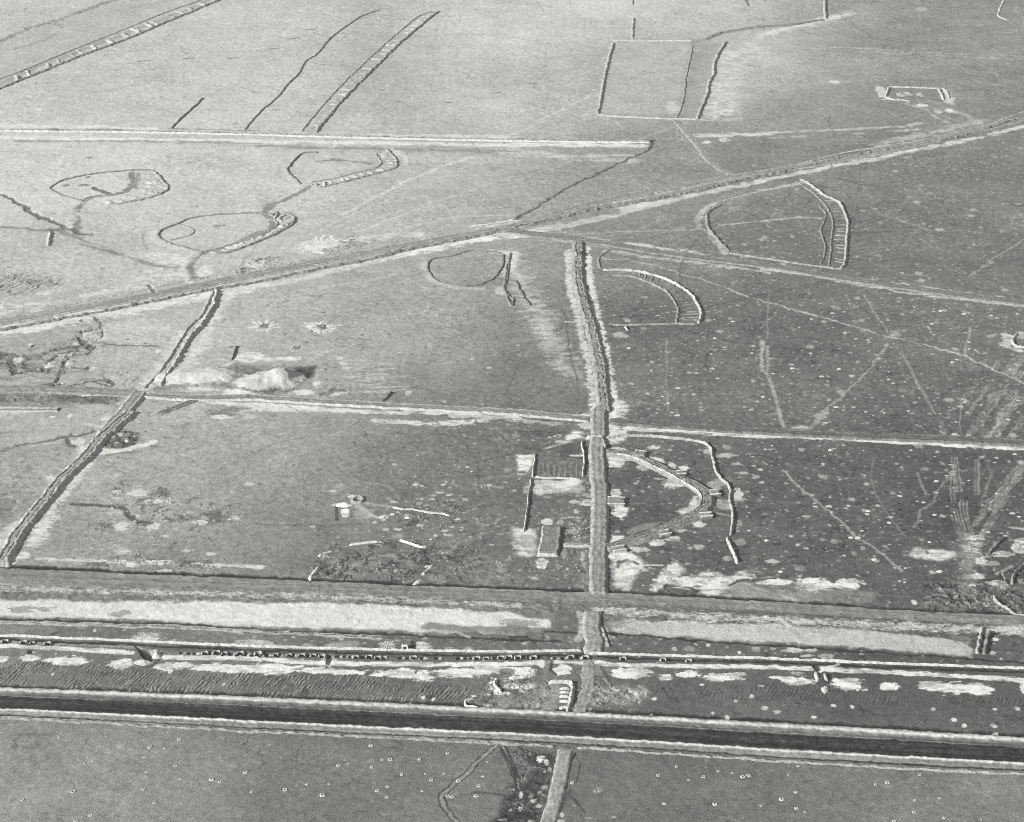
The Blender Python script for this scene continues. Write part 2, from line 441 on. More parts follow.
_seed = [100]
def strip(name, A, B, rails, mat=None, parent=None, lump=.15, lscale=3.0, wob=.0, tvar=6, ends=True, streaks=0, scallop=0, zoff=0.0, endlen=None, jit=1.1):
    """A,B arrays (n,2): the two edges. rails: (t, z, tone|None, hardness) across. Rises from the ground field."""
    _seed[0] += 1; sd_ = _seed[0]
    n = len(A)
    wd = np.linalg.norm(B - A, axis=1).mean()
    ts = [rails[0][0]]
    step = max(.6, FIELD_RES * .7) / wd
    for (t0, *_), (t1, *_) in zip(rails, rails[1:]):
        k = max(1, int(math.ceil((t1 - t0) / step)))
        ts += [t0 + (t1 - t0) * (i + 1) / k for i in range(k)]
    ts = np.array(ts)
    rt = [r[0] for r in rails]
    zz = np.interp(ts, rt, [r[1] for r in rails])
    tv = np.interp(ts, rt, [(-1 if r[2] is None else r[2]) for r in rails])
    al = np.interp(ts, rt, [(0 if r[2] is None else 1) for r in rails])
    tvn = np.interp(ts, [r[0] for r in rails if r[2] is not None] or [0], [r[2] for r in rails if r[2] is not None] or [0])
    seg = np.concatenate([[0], np.cumsum(np.linalg.norm(np.diff((A + B) / 2, axis=0), axis=1))])
    c = (A + B) / 2
    cx_ = c[:, 0][:, None] + (B - A)[:, 0][:, None] * (ts[None, :] - .5); cy_ = c[:, 1][:, None] + (B - A)[:, 1][:, None] * (ts[None, :] - .5)
    env = np.clip(np.minimum(ts, 1 - ts) * wd / 1.2, 0, 1)[None, :]
    jj = ((fbm(cx_ / 3.2, cy_ / 3.2, 3, sd_ + 21) - .5) * jit * 2 + (fbm(cx_ / 1.1, cy_ / 1.1, 2, sd_ + 22) - .5) * jit * 1.1) / wd * env
    tj = np.clip(ts[None, :] + jj, 0, 1)
    zz = np.interp(tj, rt, [r[1] for r in rails])
    al = np.interp(tj, rt, [(0 if r[2] is None else 1) for r in rails])
    tvn = np.interp(tj, [r[0] for r in rails if r[2] is not None] or [0], [r[2] for r in rails if r[2] is not None] or [0])
    s = (ts[None, :] - .5)
    wv = 1 + (.6 * fbm(seg / 6, seg * 0 + sd_, 3, sd_) + .4 * fbm(seg / 1.8, seg * 0 + sd_, 2, sd_ + 4) - .5)[:, None] * 2.4 * wob
    if scallop:
        wv = wv * (1 + scallop * (vn(seg / 3.2, seg * 0, sd_ + 5)[:, None] - .5) * 2)
    X = c[:, 0][:, None] + (B - A)[:, 0][:, None] * s * wv
    Y = c[:, 1][:, None] + (B - A)[:, 1][:, None] * s * wv
    if wob:
        d = (B - A) / np.linalg.norm(B - A, axis=1)[:, None]
        o_ = (fbm(seg / 9, seg * 0 + 2.5, 3, sd_ + 1) - .5) * wd * wob * 1.6
        X = X + (d[:, 0] * o_)[:, None]; Y = Y + (d[:, 1] * o_)[:, None]
    t, h = field(X.ravel(), Y.ravel())
    t = t.reshape(X.shape); h = h.reshape(X.shape)
    up = np.clip(zz, 0, None)
    g = 1 + (fbm(seg / lscale, seg * 0 + 9.1, 3, sd_ + 2) - .5)[:, None] * 4 * lump
    nl = (fbm(X / lscale, Y / lscale, 3, sd_ + 3) - .5)
    nf_ = fbm(X / 1.1, Y / 1.1, 2, sd_ + 6) - .5
    z = up * g + nl * up * lump * 3 + nf_ * np.clip(up, 0, 1.2) * (.18 + lump * 1.6) + np.clip(zz, None, 0)
    if ends:
        e = np.minimum(seg, seg[-1] - seg) / (endlen or max(1.5, min(3.0, wd * .5)))
        e = np.clip(e, 0, 1)[:, None]
        z = z * e - .35 * (1 - e)
    tone = t * (1 - al) + al * (tvn + (fbm(X / 4, Y / 4, 3, sd_) - .5) * tvar * 3)
    if streaks:
        tone = tone + (vn(seg[:, None] / 60 + 0 * X, ts[None, :] * wd / 1.1 + 0 * X, sd_) - .5) * streaks
    z = z + h
    tone = np.where((tone > 140) & (al > .5), 140 + (tone - 140) * .8, tone)
    tone = tone + (fbm(X / 1.6, Y / 1.2, 2, sd_ + 9) - .5) * 30 + (fbm(X / 4.5, Y / 1.1, 3, sd_ + 12) - .5) * 24 + sstep(.66, .78, fbm(X / 1.3, Y / 1.0, 2, sd_ + 14)) * -26
    return link(name, mesh_grid(name, X, Y, z, tone, mat or M_BANK), parent)

def offs(w, width):
    d = np.gradient(w, axis=0)
    d /= np.maximum(np.linalg.norm(d, axis=1), 1e-9)[:, None]
    nrm = np.stack([-d[:, 1], d[:, 0]], 1)
    return w + nrm * width / 2, w - nrm * width / 2       # left edge, right edge along the line

def rib(name, pts, width, rails, closed=False, straight=False, ds=None, **k):
    w = Wd(pts)
    ds = ds or max(.8, 1.1 * mpp(*pts[len(pts) // 2]))
    if straight:
        seg = []
        for a, b in zip(w, w[1:]):
            nn = max(2, int(np.linalg.norm(b - a) / ds))
            seg += [a + (b - a) * i / nn for i in range(nn)]
        w = np.array(seg + [w[-1]])
    else:
        w = spline(w, ds, closed)
    A, B = offs(w, width)
    return strip(name, A, B, rails, ends=not closed, **k)

def BERM(h, tone=None):
    return [(0, -.3, None), (.12, .05 * h, tone), (.3, .62 * h, tone), (.44, .97 * h, tone), (.56, .97 * h, tone), (.7, .62 * h, tone), (.88, .05 * h, tone), (1, -.3, None)]
def berm(label, pts, w=4.5, h=1.4, tone=None, name='earth_berm', cat='berm', group=None, parent=None, part=None, wob=.22, lump=.14, **k):
    f_ = float(np.interp(np.mean([p[1] for p in pts]), [80, 260, 450], [.62, .78, .95])); w = w * (.3 + .7 * f_); h = h * f_
    o = rib(part or name, pts, w, BERM(h, tone), parent=parent, wob=wob, lump=lump, **k)
    if parent is None: tag(o, label, cat, group)
    elif label: o['label'] = label
    return o
def root(name, label, cat, p, group=None):
    o = bpy.data.objects.new(name, None); col.objects.link(o)
    w = at(*p); o.location = (float(w[0]), float(w[1]), 0)
    o.empty_display_size = 1
    return tag(o, label, cat, group)
def road(name, pts, w, h=.5, tone=None, edge=None, lip=.0, mat=None, **k):
    """raised carriageway with sloped shoulders; lip = little windrow along both edges"""
    sh = max(.8, h * 1.5) / (w + 2 * max(.8, h * 1.5))
    W_ = w + 2 * max(.8, h * 1.5)
    e = 1.2 / W_
    rails = [(0, -.3, None), (sh * .15, .0, edge), (sh, h + lip, edge), (sh + e, h + .02, tone), (.36, h - .02, tone and tone - 9), (.42, h + .1, tone), (.5, h + .14, tone and tone + 10), (.58, h + .1, tone), (.64, h - .02, tone and tone - 11), (1 - sh - e, h + .02, tone), (1 - sh, h + lip, edge), (1 - sh * .15, .0, edge), (1, -.3, None)]
    o = rib(name, pts, W_, rails, mat=mat or M_ROAD, wob=k.pop('wob', .05), lump=k.pop('lump', .06), **k)
    o['kind'] = 'structure'
    return o
# ================================================================ marks on the ground (colour and relief of the soil, with some shade painted in)
def cz(x0, y0, s): return lambda *v: Z(x0, y0, s, *v)
# --- far north
for p in (P(0,0,0,88,550,84), P(0,0,280,90,470,97), P(0,1,70,500,300,380), P(0,1,430,122,1018,140)):
    line(p, 3, 176, .6)
line(P(0,0,-160,395,0,330,100,280,300,202,480,135,640,74,760,25,840,-10,930,-45), 15, 150, .75, soft=3)
line(P(0,1,208,520,260,455,320,385,385,320,450,242,515,185,580,120,635,72,700,45), 8, 158, .7, soft=2)
poly(P(0,0,-200,420,0,300,330,180,840,-5,430,-5,0,160,-200,230), 170, .6, soft=10, rag=8)
line(P(0,0,-60,215,0,165,60,136,130,105,200,85,270,65,330,40,400,15,450,0,520,-20), 11, 128, .75, rag=.5, dh=-.5, rough=.35)
line(P(0,0,60,190,110,180,150,165,200,145,235,122,243,105,225,97,180,93,120,108), 6, 138, .7, rag=.5, rough=.3)
ell(P(0,0,215,45)[0], 9, 2.6, 205, .6); ell(P(0,0,200,42)[0], 13, 3, 150, .4, rough=.3); ell(P(0,0,240,120)[0], 10, 3, 200, .5)
line(P(0,0,480,40,560,20,640,8), 8, 165, .5, rag=.6, rough=.3); line(P(0,0,90,250,150,235), 7, 150, .6, rough=.3); line(P(0,0,0,260,60,265), 3, 205, .6)
line(P(0,0,175,590,230,625,310,680), 3, 212, .6); line(P(0,0,160,340,260,390), 3, 176, .5)
# --- band of washed salt along the far embankment
fringe(P(0,0,-80,490,0,488,100,492,250,494,420,497,600,506), 8, 222, .40, .95, streak=3)
fringe(P(0,1,400,528,600,530,1018,535), 7, 212, .46, .9, streak=3)
fringe(P(0,0,-80,534,0,537,500,545,1018,553), 8, 230, .34, .9, streak=3)
fringe(P(0,1,0,553,500,560,1018,570), 8, 226, .38, .9, streak=3)
fringe(P(0,2,0,566,300,568,520,570), 9, 228, .32, .95, streak=3)
fringe(P(0,0,60,552,500,553,1018,562), 6, 140, .48, .8, streak=3)
fringe(P(0,1,0,572,500,582,1018,592), 9, 140, .5, .8, streak=3)
fringe(P(0,0,0,575,500,590,1018,600), 24, 206, .5, .7, streak=4)
fringe(P(0,1,0,610,1018,625), 22, 200, .55, .5, streak=4)
fringe(P(0,2,0,600,500,625), 20, 205, .55, .7, streak=4)
line(P(0,0,660,503,1000,512), 3, 120, .6, rag=.9)
line([(-120,125.5),(0,129),(130,130.5),(260,133.4),(400,137.2),(515,139.4),(600,140.4),(655,140.8)], 3.4, 92, .95, soft=1.2, dh=-.5)
line(P(0,2,665,455,685,380,700,290,712,200,725,165,770,150,850,125,950,108,1060,100,1180,85,1232,70), 13, 138, .6, soft=4)
# --- north centre
line(P(0,1,350,840,520,745,700,665,850,615), 6, 208, .75); line(P(0,1,200,950,500,850,760,770,1018,690), 4, 200, .45); line(P(0,1,480,800,830,650), 3, 200, .4)
line(P(0,2,-60,545,70,500,200,430,300,382), 6, 206, .6); line(P(0,2,0,720,200,645,330,605), 4, 180, .5); line(P(0,2,430,580,600,510,800,450), 4, 185, .5)
poly(P(0,2,720,180,835,165,800,250,790,330,760,400,735,460,665,455,690,350,705,260), 152, .75, soft=4)
poly(P(0,2,410,170,710,175,700,260,680,370,650,455,350,445), 176, .6, soft=4)
line(P(0,2,450,325,530,275,640,200), 5, 150, .45); line(P(0,2,490,292,575,285), 3, 140, .5); ell(P(0,2,640,420)[0], 9, 6, 212, .6, streak=2)
poly(P(0,2,840,190,900,165,1018,150,1018,200,920,240,900,300,880,400,900,465,750,470,790,350,815,260), 222, .9, soft=6, rag=9, streak=2.4, thr=.42)
poly(P(0,2,850,160,930,135,1060,120,1060,240,960,260,880,420,770,450,800,300), 196, .55, soft=22)
poly(P(0,3,-20,150,120,112,240,90,340,60,340,45,250,60,150,92,-20,130), 226, .92, soft=5, rag=4)
poly(P(0,3,-20,160,240,85,380,40,420,90,260,150,100,240,-20,300), 186, .5, soft=30)
line(P(0,3,-30,170,270,182,600,203,1060,222), 3.4, 172, .75); line(P(0,3,-30,177,270,193,600,213,1060,234), 3.4, 172, .75)
line(P(0,3,270,185,450,190), 4, 205, .6, rag=.6)
line(P(0,3,560,290,640,262,740,232), 3, 165, .5); line(P(0,3,850,255,930,300), 3, 160, .4)
ell(P(0,3,275,320)[0], 5, 1.6, 236, 1, rag=.2); ell(P(0,3,275,320)[0], 14, 3.2, 165, .45)
ell(P(0,3,618,35)[0], 6, 2, 190, .7, streak=2)
for a, b in ((0,45),(55,100),(148,200),(218,270),(280,330),(352,415),(425,475),(488,550)):
    line(P(0,3,a,521-a*.047,b,521-b*.047), 5.5, 215, .9, rag=.5)
line(P(0,3,572,492,608,483), 9, 226, .95, rag=.4); line(P(0,3,485,513,600,507), 5, 205, .85, rag=.5); line(P(0,3,118,537,160,533), 6, 205, .8, rag=.4); line(P(0,3,20,540,90,538), 4, 190, .7, rag=.4); line(P(0,3,360,524,385,522),5,190,.7)
fringe(P(0,2,690,535,1018,522), 10, 214, .52, .9, streak=2.5); ell(P(0,2,770,557)[0], 5, 1.8, 222, .9); ell(P(0,2,840,548)[0], 6, 2.2, 226, .8, rough=.6)
zz = cz(860,70,8.533)
line(zz(400,280,560,345,650,395,760,450), 6, 196, .8, rag=.3); line(zz(500,270,620,330,720,395), 5, 150, .6); line(zz(500,235,600,262,700,290), 6, 190, .7, rag=.4)
line(zz(760,345,880,375,960,415,1024,455), 7, 195, .75, rag=.4); line(zz(640,330,760,360), 5, 180, .5, rag=.5); line(zz(720,400,880,450), 6, 182, .6, rag=.5)
ell(zz(530,300)[0], 6, 1.8, 222, .95); ell(zz(665,355)[0], 4, 1.8, 205, .8); ell(zz(770,345)[0], 4, 2.2, 225, .9)
ell(zz(190,195)[0], 5.5, 6.5, 216, .9, streak=1.5); ell(zz(740,220)[0], 6, 8, 214, .8, streak=1.5)
poly(zz(240,150,670,155,700,255,430,265,230,235), 128, .8, soft=2)
fringe(zz(150,640,420,570,600,540,1024,430), 15, 190, .5, .7, streak=2)
line(P(0,3,990,15,985,45,1018,70,1018,105), 6, 180, .6, rag=.5)
# --- loop tracks in the west
za = cz(30,150,6.827)
line(za(330,562,315,480,318,420,345,375,400,335,480,315,600,300,660,280,695,250,702,155), 10, 126, .95); line(za(738,158,732,200,720,262), 3, 120, .8); line(za(752,158,748,200,732,262), 3, 130, .6)
line(za(435,255,560,303), 7, 108, .95, dh=-.4); line(za(-260,270,-205,292,-110,345,-30,385,0,410,60,460,120,470,190,500,240,520,310,545,340,570,410,575), 7, 104, .95, rag=.5, dh=-.6)
line(za(-210,520,-40,532,0,538,110,545,220,542,250,520), 7, 118, .85, rag=.3); line(za(-200,512,-60,524,0,531,80,540), 5, 214, .7, rag=.5)
line(za(220,562,310,597,400,642,470,667,560,690), 10, 138, .9); line(P(1,0,330,150,420,180,500,200,600,235,700,240), 9, 138, .85); line(P(1,0,300,138,420,172,520,196,620,232), 4, 208, .6)
line(za(770,560,770,600,800,640,805,680), 3.5, 150, .5, rag=.4); ell(za(285,470)[0], 5, 9, 208, .75, streak=2)
line(za(95,280,180,320,260,345,350,362), 10, 208, .7, rag=.4); line(za(105,250,170,215,280,180,420,155,600,135), 6, 204, .5, rag=.4)
line(za(870,130,945,200,960,260,930,300), 8, 205, .6)
for a, b in ((390,187),(350,240),(382,238),(250,240),(405,50),(245,195)): ell(za(a,b)[0], 3, .9, 112, .8, rag=.7)
line(P(1,0,0,92,180,96), 3, 150, .6, rag=.4); line(P(1,0,0,195,185,188), 3, 205, .5, rag=.9); line(P(1,0,560,115,558,140,580,175), 3, 150, .6)
line(P(0,1,210,730,150,765,90,790,50,818), 10, 132, .9); line(P(0,1,190,735,130,765,70,795,40,820), 4, 226, .75, rag=.3)
line(P(0,1,118,670,150,705,180,735), 8, 214, .7, rag=.4); line(P(0,1,200,730,270,640), 4, 208, .6)
ell(P(0,1,560,600)[0], 7, 3, 216, .7); line(P(0,1,530,580,585,615,590,650), 6, 210, .7)
line(P(0,1,235,633,320,625,450,640), 3, 120, .7, rag=.9); ell(P(0,1,310,625)[0], 8, 1.6, 125, .7, rag=.7, rough=.5)
line(P(1,1,55,-5,35,35,70,60,65,85,30,115,0,130), 9, 134, .9)
line(P(1,0,1018,105,940,140,870,172,790,190), 8, 138, .85); line(P(1,0,800,188,758,205,742,230,748,265,768,290), 12, 134, .95)
line(P(1,0,765,195,730,215,718,240,730,280,740,300), 12, 224, .8, rag=.5); ell(P(1,0,800,260)[0], 8, 6.5, 222, .9, streak=1.6)
line(P(1,0,605,100,605,135,680,165,780,185), 10, 215, .8, rag=.3); line(P(1,0,770,60,850,38,1018,30), 3, 205, .5)
line(P(1,0,880,95,1018,108), 2.5, 150, .5); ell(P(1,0,855,82)[0], 5, 1.7, 128, .7, rag=.6); ell(P(1,0,400,248)[0], 2.5, .8, 110, .7)
poly(P(1,0,480,310,520,275,600,235,700,245,740,270,720,300,620,320,540,330), 212, .85, soft=5, rag=9, streak=2.5, thr=.42)
fringe(P(1,0,540,200,640,195,690,220), 22, 220, .5, .7)
ell(P(1,0,588,325)[0], 5, 2.5, 226, .7); line(P(1,0,583,318,605,342), 5, 100, .9, dh=-.5)
ell(P(1,0,170,345)[0], 8, 2.4, 220, .8, ang=.4)
# --- south west corner of the crossroads: broken ground
poly(P(1,0,-40,385,0,378,180,370,330,345,480,305,560,310,420,345,250,385,100,420,40,430,-40,440), 216, .8, soft=6, rag=9, streak=2.5, thr=.40)
fringe(P(1,0,-40,498,40,490,180,462,330,432,500,410,640,385,800,345), 20, 222, .46, .9, streak=2.5)
line(P(1,0,105,490,150,487,190,475), 13, 232, .95, rag=.35); line(P(1,0,285,455,340,445), 10, 224, .85, rag=.4)
line(P(1,0,380,430,500,415,640,390,810,355), 9, 218, .8, rag=.5)
zw = cz(0,300,6.325)
for pts, w, r in (((20,335,100,350,75,400,110,470,200,440,260,440), 15, .8), ((0,345,60,350), 10, .6), ((290,335,400,305,480,285,520,275,560,290), 12, .8), ((520,195,515,240,500,290,480,340,430,370,400,430,380,470,360,510,335,540), 11, .9), ((560,290,600,270,640,240,655,195,630,150,590,110), 6, .7), ((520,200,600,185,640,180),5,.6), ((480,345,540,350,600,290),7,.6),
    ((270,430,330,380,400,330,500,325),7,.6), ((150,350,190,365,160,390),8,.7), ((330,540,400,550,600,510,700,500,730,540,690,515),6,.6), ((600,515,640,530,720,545),5,.5)):
    line(zw(*pts), w * .5, 70, .7, rag=.9, dh=-.5, rough=r)
poly(zw(-60,330,150,335,330,310,500,260,540,180,640,170,640,270,560,330,460,420,400,520,330,545,180,470,80,500,-60,470), 118, .6, soft=5, rag=14, thr=.44, streak=3)
cracks(zw(-60,320,120,330,260,330,380,290,500,270,520,190,620,170,660,120,700,200,640,280,540,340,470,400,420,520,330,560,200,520,120,480,20,500,-60,480), 66, .8, 10, .07, -.5, 214)
cracks(zw(-60,590,300,600,700,600,760,560,800,640,640,720,500,640,-60,650), 80, .7, 8, .06, -.4, 200)
cracks(zw(480,420,620,470,860,500,900,560,700,560,450,560), 110, .5, 8, .05, -.3)
for pts, w in (((640,262,700,285,800,290,1000,292),3),((460,430,540,437),3),((600,110,660,180),3)):
    line(zw(*pts), w, 110, .8, rag=.5)
line(zw(-40,612,100,600,300,612,560,615,700,620), 20, 104, .65, rag=.8, rough=.6); line(zw(400,622,560,640,680,615), 14, 84, .7, rag=.6, rough=.4)
line(zw(-40,650,120,650,400,670), 16, 112, .5, rag=.8, rough=.4)
for a, b, rx, ry in ((120,375,5,2.6),(440,395,4,3),(300,415,5,2),(195,285,2,1.2),(590,432,4,1.6),(545,600,6,1.4),(480,278,2.6,1.2),(1000,325,3,2),(700,750,8,2.8),(120,545,3,1),(330,740,4,1.2),(440,735,2,3)):
    ell(zw(a,b)[0], rx, ry, 226, .9, rag=.4)
ell(zw(555,432)[0], 2, 1.6, 60, .9); ell(zw(205,290)[0], 1.6, 1.3, 60, .9)
line(zw(-30,684,0,686,200,688,365,690), 5, 222, .85); line(zw(-30,701,0,703,200,703,365,700), 4, 222, .8); line(zw(-30,693,370,692), 3, 110, .7); ell(zw(376,690)[0], 2, 1.6, 60, 1, dh=-.5)
for k in range(26):
    x0 = 690 + k * 8; y0 = 278 - abs(k - 12) * .6
    line(zw(x0, y0, x0 + 26, y0 - 38), 2.2, 205 if k % 2 else 130, .5, smooth=False)
fringe(zw(620,230,800,170,1000,190), 26, 205, .52, .6); fringe(zw(660,250,1000,262), 12, 208, .5, .6)
line(zw(350,470,480,455,560,440), 4, 130, .5, rag=.6); line(zw(560,350,700,300,860,360,940,340), 3, 190, .4, rag=.5); line(zw(820,540,870,480), 3, 120, .5)
line(zw(540,780,640,800), 5, 215, .5); line(zw(0,735,60,745), 6, 200, .5)
line(P(2,0,-20,165,60,143,160,122,265,103,330,98,380,80), 4.5, 104, .85, rag=.5, dh=-.5); line(P(2,0,-20,172,90,150,170,138,265,112), 4, 214, .6, rag=.4); fringe(P(2,0,0,180,100,160,260,140), 20, 150, .5, .7)
ell(P(2,0,303,126)[0], 8, 4, 232, .95, rag=.3); line(P(2,0,268,112,275,140,310,145), 5, 96, .8, dh=-.4); ell(P(2,0,200,272)[0], 5, 3.4, 228, .9, ang=.5)
for a, b, rx, ry in ((75,262,5,1.6),(30,380,12,10),(60,320,8,1.5)): ell(P(2,0,a,b)[0], rx, ry, 110, .5, rag=.8, rough=.4)
line(P(2,0,0,345,30,335,70,360,50,400), 3, 205, .6, rag=.4); line(P(2,0,0,90,40,85), 3, 110, .5); line(P(2,0,-20,8,90,10), 5, 210, .6)
# --- bright washes beside the diagonal road
fringe(P(1,0,820,340,880,325,960,330,1018,305), 16, 226, .44, .9)
fringe(P(1,1,-20,318,90,305,200,285,330,250,480,215,620,182), 10, 214, .44, .85, streak=2.2, shear=1.6)
fringe(P(1,1,620,182,760,155,900,128,1018,118), 14, 232, .38, .95)
fringe(P(1,2,-20,118,60,108,200,85,350,52,520,8,640,-20), 9, 206, .42, .85, shear=1.6)
fringe(P(0,2,440,815,600,790,760,755,1018,704), 8.5, 212, .42, .85, shear=1.6)
fringe(P(0,3,-20,712,80,690,250,655,410,625,600,585,800,545,1018,494), 8.5, 220, .42, .85, shear=1.6)
poly(P(1,2,-30,112,180,135,300,150,200,118,100,95,200,75,100,90), 226, .8, soft=4, rag=4)
fringe(P(1,1,40,280,250,225,500,172,800,110,1018,70), 14, 170, .5, .5)
line(P(1,1,180,190,280,165,200,205,330,200), 8, 214, .5, rag=.9); ell(P(1,1,265,155)[0], 31, 9.5, 232, .95, rays=22); ell(P(1,1,250,165)[0], 14, 5, 232, .8, rag=.5)
ell(P(1,1,390,145)[0], 9, 6, 110, .6, rag=.8, rough=.8); ell(P(1,1,310,178)[0], 9, 4, 110, .5, rag=.8, rough=.7); ell(P(1,1,40,232)[0], 13, 7, 120, .6, rag=.8, rough=.8, streak=0); ell(P(1,1,10,240)[0], 10, 4, 220, .7, rag=.6)
fringe(P(1,1,420,130,560,118,640,120), 16, 216, .5, .8); fringe(P(1,1,870,85,940,75,1018,62), 8, 225, .42, .9)
for p in (P(1,1,240,105,460,0), P(1,1,400,108,680,0), P(1,1,560,95,780,50,1018,38)): line(p, 5, 204, .55)
line(P(1,1,180,335,350,310,480,290,560,270), 6, 196, .6, rag=.3)
line(P(1,0,940,262,960,250), 12, 70, .8, rough=.9, rag=.6)
ell((262.5,326), 19, 7.4, 240, .95, rays=13); ell((320.5,327.2), 24, 8, 240, .95, rays=17); ell((295.3,347.6), 13, 5, 212, .8, rays=11)
ell((264,325.8), 5, 2.2, 96, .7, rag=.5); ell((322,327), 5, 2.2, 92, .7, rag=.5); ell((296,348), 3.4, 2, 92, .8, rag=.5)
# --- field north of the cratered mound
for k in range(26):
    r1, r2, r3 = _T[k, 50], _T[k, 60], _T[k, 70]
    x0 = 300 + r1 * 190; y0 = 600 + r2 * 140
    line(P(1,1,x0,y0,x0+60+90*r3,y0-(.30 if k < 12 else .02)*(60+90*r3)*(1-r2)), 2.4, 202, .6, rag=.5, smooth=False)
for a, b, rx, ry, v in ((310,735,10,3.2,222),(195,735,9,2.6,222),(360,640,5,1.8,205),(345,620,4,2,205),(240,700,5,2.4,214),(600,735,3,2.4,205),(330,600,4,1.6,205),(850,602,3,1,200),(565,577,3,1,205)):
    ell(P(1,1,a,b)[0], rx, ry, v, .85, rag=.4)
line(P(1,1,285,745,320,720,350,728), 5, 96, .7)
zm = cz(160,300,5.69)
poly(zm(20,490,90,440,160,405,300,400,310,430,240,480,120,490), 214, .9, soft=2.5, rag=2)
ell(zm(510,325)[0], 15, 5, 232, .95, rag=.3); ell(zm(730,335)[0], 13, 2.3, 230, .9, rag=.35); ell(zm(620,340)[0], 8, 1.8, 225, .7)
ell(zm(440,530)[0], 16, 4.6, 230, .9, rag=.4); ell(zm(240,518)[0], 19, 3.6, 222, .85, rag=.3); line(zm(330,395,395,360), 7, 232, .9, rag=.3); ell(zm(350,405)[0], 5, 2.6, 190, .7, rough=.8)
ell(zm(810,527)[0], 9, 2.6, 225, .8, rag=.3); ell(zm(890,475)[0], 4, 2.6, 215, .8, rag=.3); ell(zm(600,470)[0], 6, 2.5, 220, .6)
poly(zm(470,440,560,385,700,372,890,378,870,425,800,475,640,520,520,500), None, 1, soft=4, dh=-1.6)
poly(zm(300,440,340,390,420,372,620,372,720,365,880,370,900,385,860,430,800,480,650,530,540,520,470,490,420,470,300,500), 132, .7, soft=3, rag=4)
poly(zm(700,370,890,375,870,420,800,470,640,525,540,505,640,480,760,440,770,400), 66, .9, soft=2, rag=3)  # the mound's shadow, painted dark over part of the hollow
line(zm(360,480,480,500,620,530,760,510,830,450), 6, 112, .6, rag=.5, rough=.5); ell(zm(500,395)[0], 14, 4.5, 110, .6, rag=.5, rough=.5)
line(zm(-20,505,120,490,300,470,360,470), 7, 128, .8, rag=.4); line(zm(-20,520,150,535,350,520), 5, 140, .6); 
ell(zm(380,640)[0], 19, 5, 100, .6, rag=.5, rough=.4); ell(zm(360,665)[0], 9, 2.2, 230, .9); ell(zm(190,630)[0], 9, 6, 210, .5, rag=.7, streak=1.5); ell(zm(490,650)[0], 10, 5, 205, .5, rag=.7, streak=1.5)
fringe(zm(280,580,420,592,700,602,1024,625), 5, 228, .44, .95, streak=1.6)
fringe(P(1,1,-20,784,200,795,430,812), 6, 226, .42, .9, streak=1.4); fringe(P(2,2,-1000,-4,-400,10,-60,12), 6, 222, .48, .9, streak=1.4); fringe(P(2,1,480,40,560,46,760,52,900,40), 8, 220, .5, .9, streak=1.6)
line(zm(640,370,840,320,1024,230), 3, 190, .5); line(zm(840,355,930,300,1024,280), 5, 196, .6); line(zm(920,540,1000,500), 4, 95, .7, dh=-.4)
fringe(P(1,0,715,500,650,600,560,715), 9, 212, .4, .85); fringe(P(1,0,905,330,830,440,770,560,720,640), 16, 214, .52, .85, streak=1.3)
# crusted, scarred soil of the middle fields
cracks([(60,430),(300,405),(580,428),(580,575),(300,570),(40,552)], 96, .2, 15, .03, -.1)
cracks([(330,300),(560,300),(575,405),(300,395)], 96, .2, 13, .03, -.1)
cracks([(620,300),(1020,320),(1020,430),(625,420)], 70, .14, 13, .03, -.1)
cracks([(750,450),(1020,455),(1020,600),(700,570)], 62, .18, 12, .03, -.1)
cracks([(0,25),(600,20),(640,120),(0,120)], 150, .2, 18, .03, -.1)
cracks([(0,150),(540,150),(480,215),(0,280)], 148, .2, 16, .03, -.1)
# --- central field, tracks and the washed trail
fringe(P(1,2,-10,190,30,270,80,370,130,450,165,520,200,600,240,670), 24, 190, .58, .8, streak=2.2)
for p, v in ((P(1,2,140,390,200,410,230,560,262,690,270,760), 92), (P(1,1,880,650,925,760), 128), (P(1,2,-20,740,0,690,60,560,-20,620), 100), (P(1,1,925,755,1010,640), 112), (P(1,1,690,530,900,490), 128), (P(1,1,600,390,680,340), 170)):
    line(p, 3.4, v, .6)
line(P(1,2,140,390,240,350,262,440), 4, 150, .3); line(P(1,2,0,190,90,160,170,140), 5, 178, .6, rag=.3)
ell(P(1,1,35,475)[0], 0.1, .1, 0, 0)
line(P(1,1,665,225,675,270,720,305,800,325,880,328), 10, 210, .65, rag=.4); ell(P(1,1,965,335)[0], 6, 5, 215, .7, streak=1.5)
line(P(1,1,975,200,965,255,930,290,880,312), 4, 100, .5)
fringe(P(1,1,930,180,1018,185), 9, 215, .42, .85); fringe(P(1,2,-10,260,20,190), 8, 214, .42, .85)
poly(P(1,2,0,520,200,560,260,700,260,820,-60,820,-60,650), 112, .35, soft=20, rag=10)
# --- salt beside the raised causeway (both flanks)
fringe(P(1,2,228,180,230,260,229,320,250,380,268,460,292,560,310,650,322,720,326,800), 5.5, 214, .44, .95, streak=2.0, sx=1.5, hard=.1)
fringe(P(1,2,296,160,306,240,318,330,340,440,358,520,382,620,394,700,404,770,408,830), 6.5, 230, .42, .95, streak=2.0, sx=1.5, hard=.1)
fringe(P(2,2,410,-20,415,30,405,80,400,110), 16, 226, .4, .9, streak=1.6); ell(P(2,2,290,30)[0], 9, 3.5, 232, .9); ell(P(2,2,305,62)[0], 9, 3.5, 226, .9); line(P(1,2,218,457,248,459), 3, 215, .7)
poly(P(1,2,100,480,150,490,200,540,230,640,180,660,120,560), 196, .7, soft=4, rag=6, streak=1.8, thr=.45)
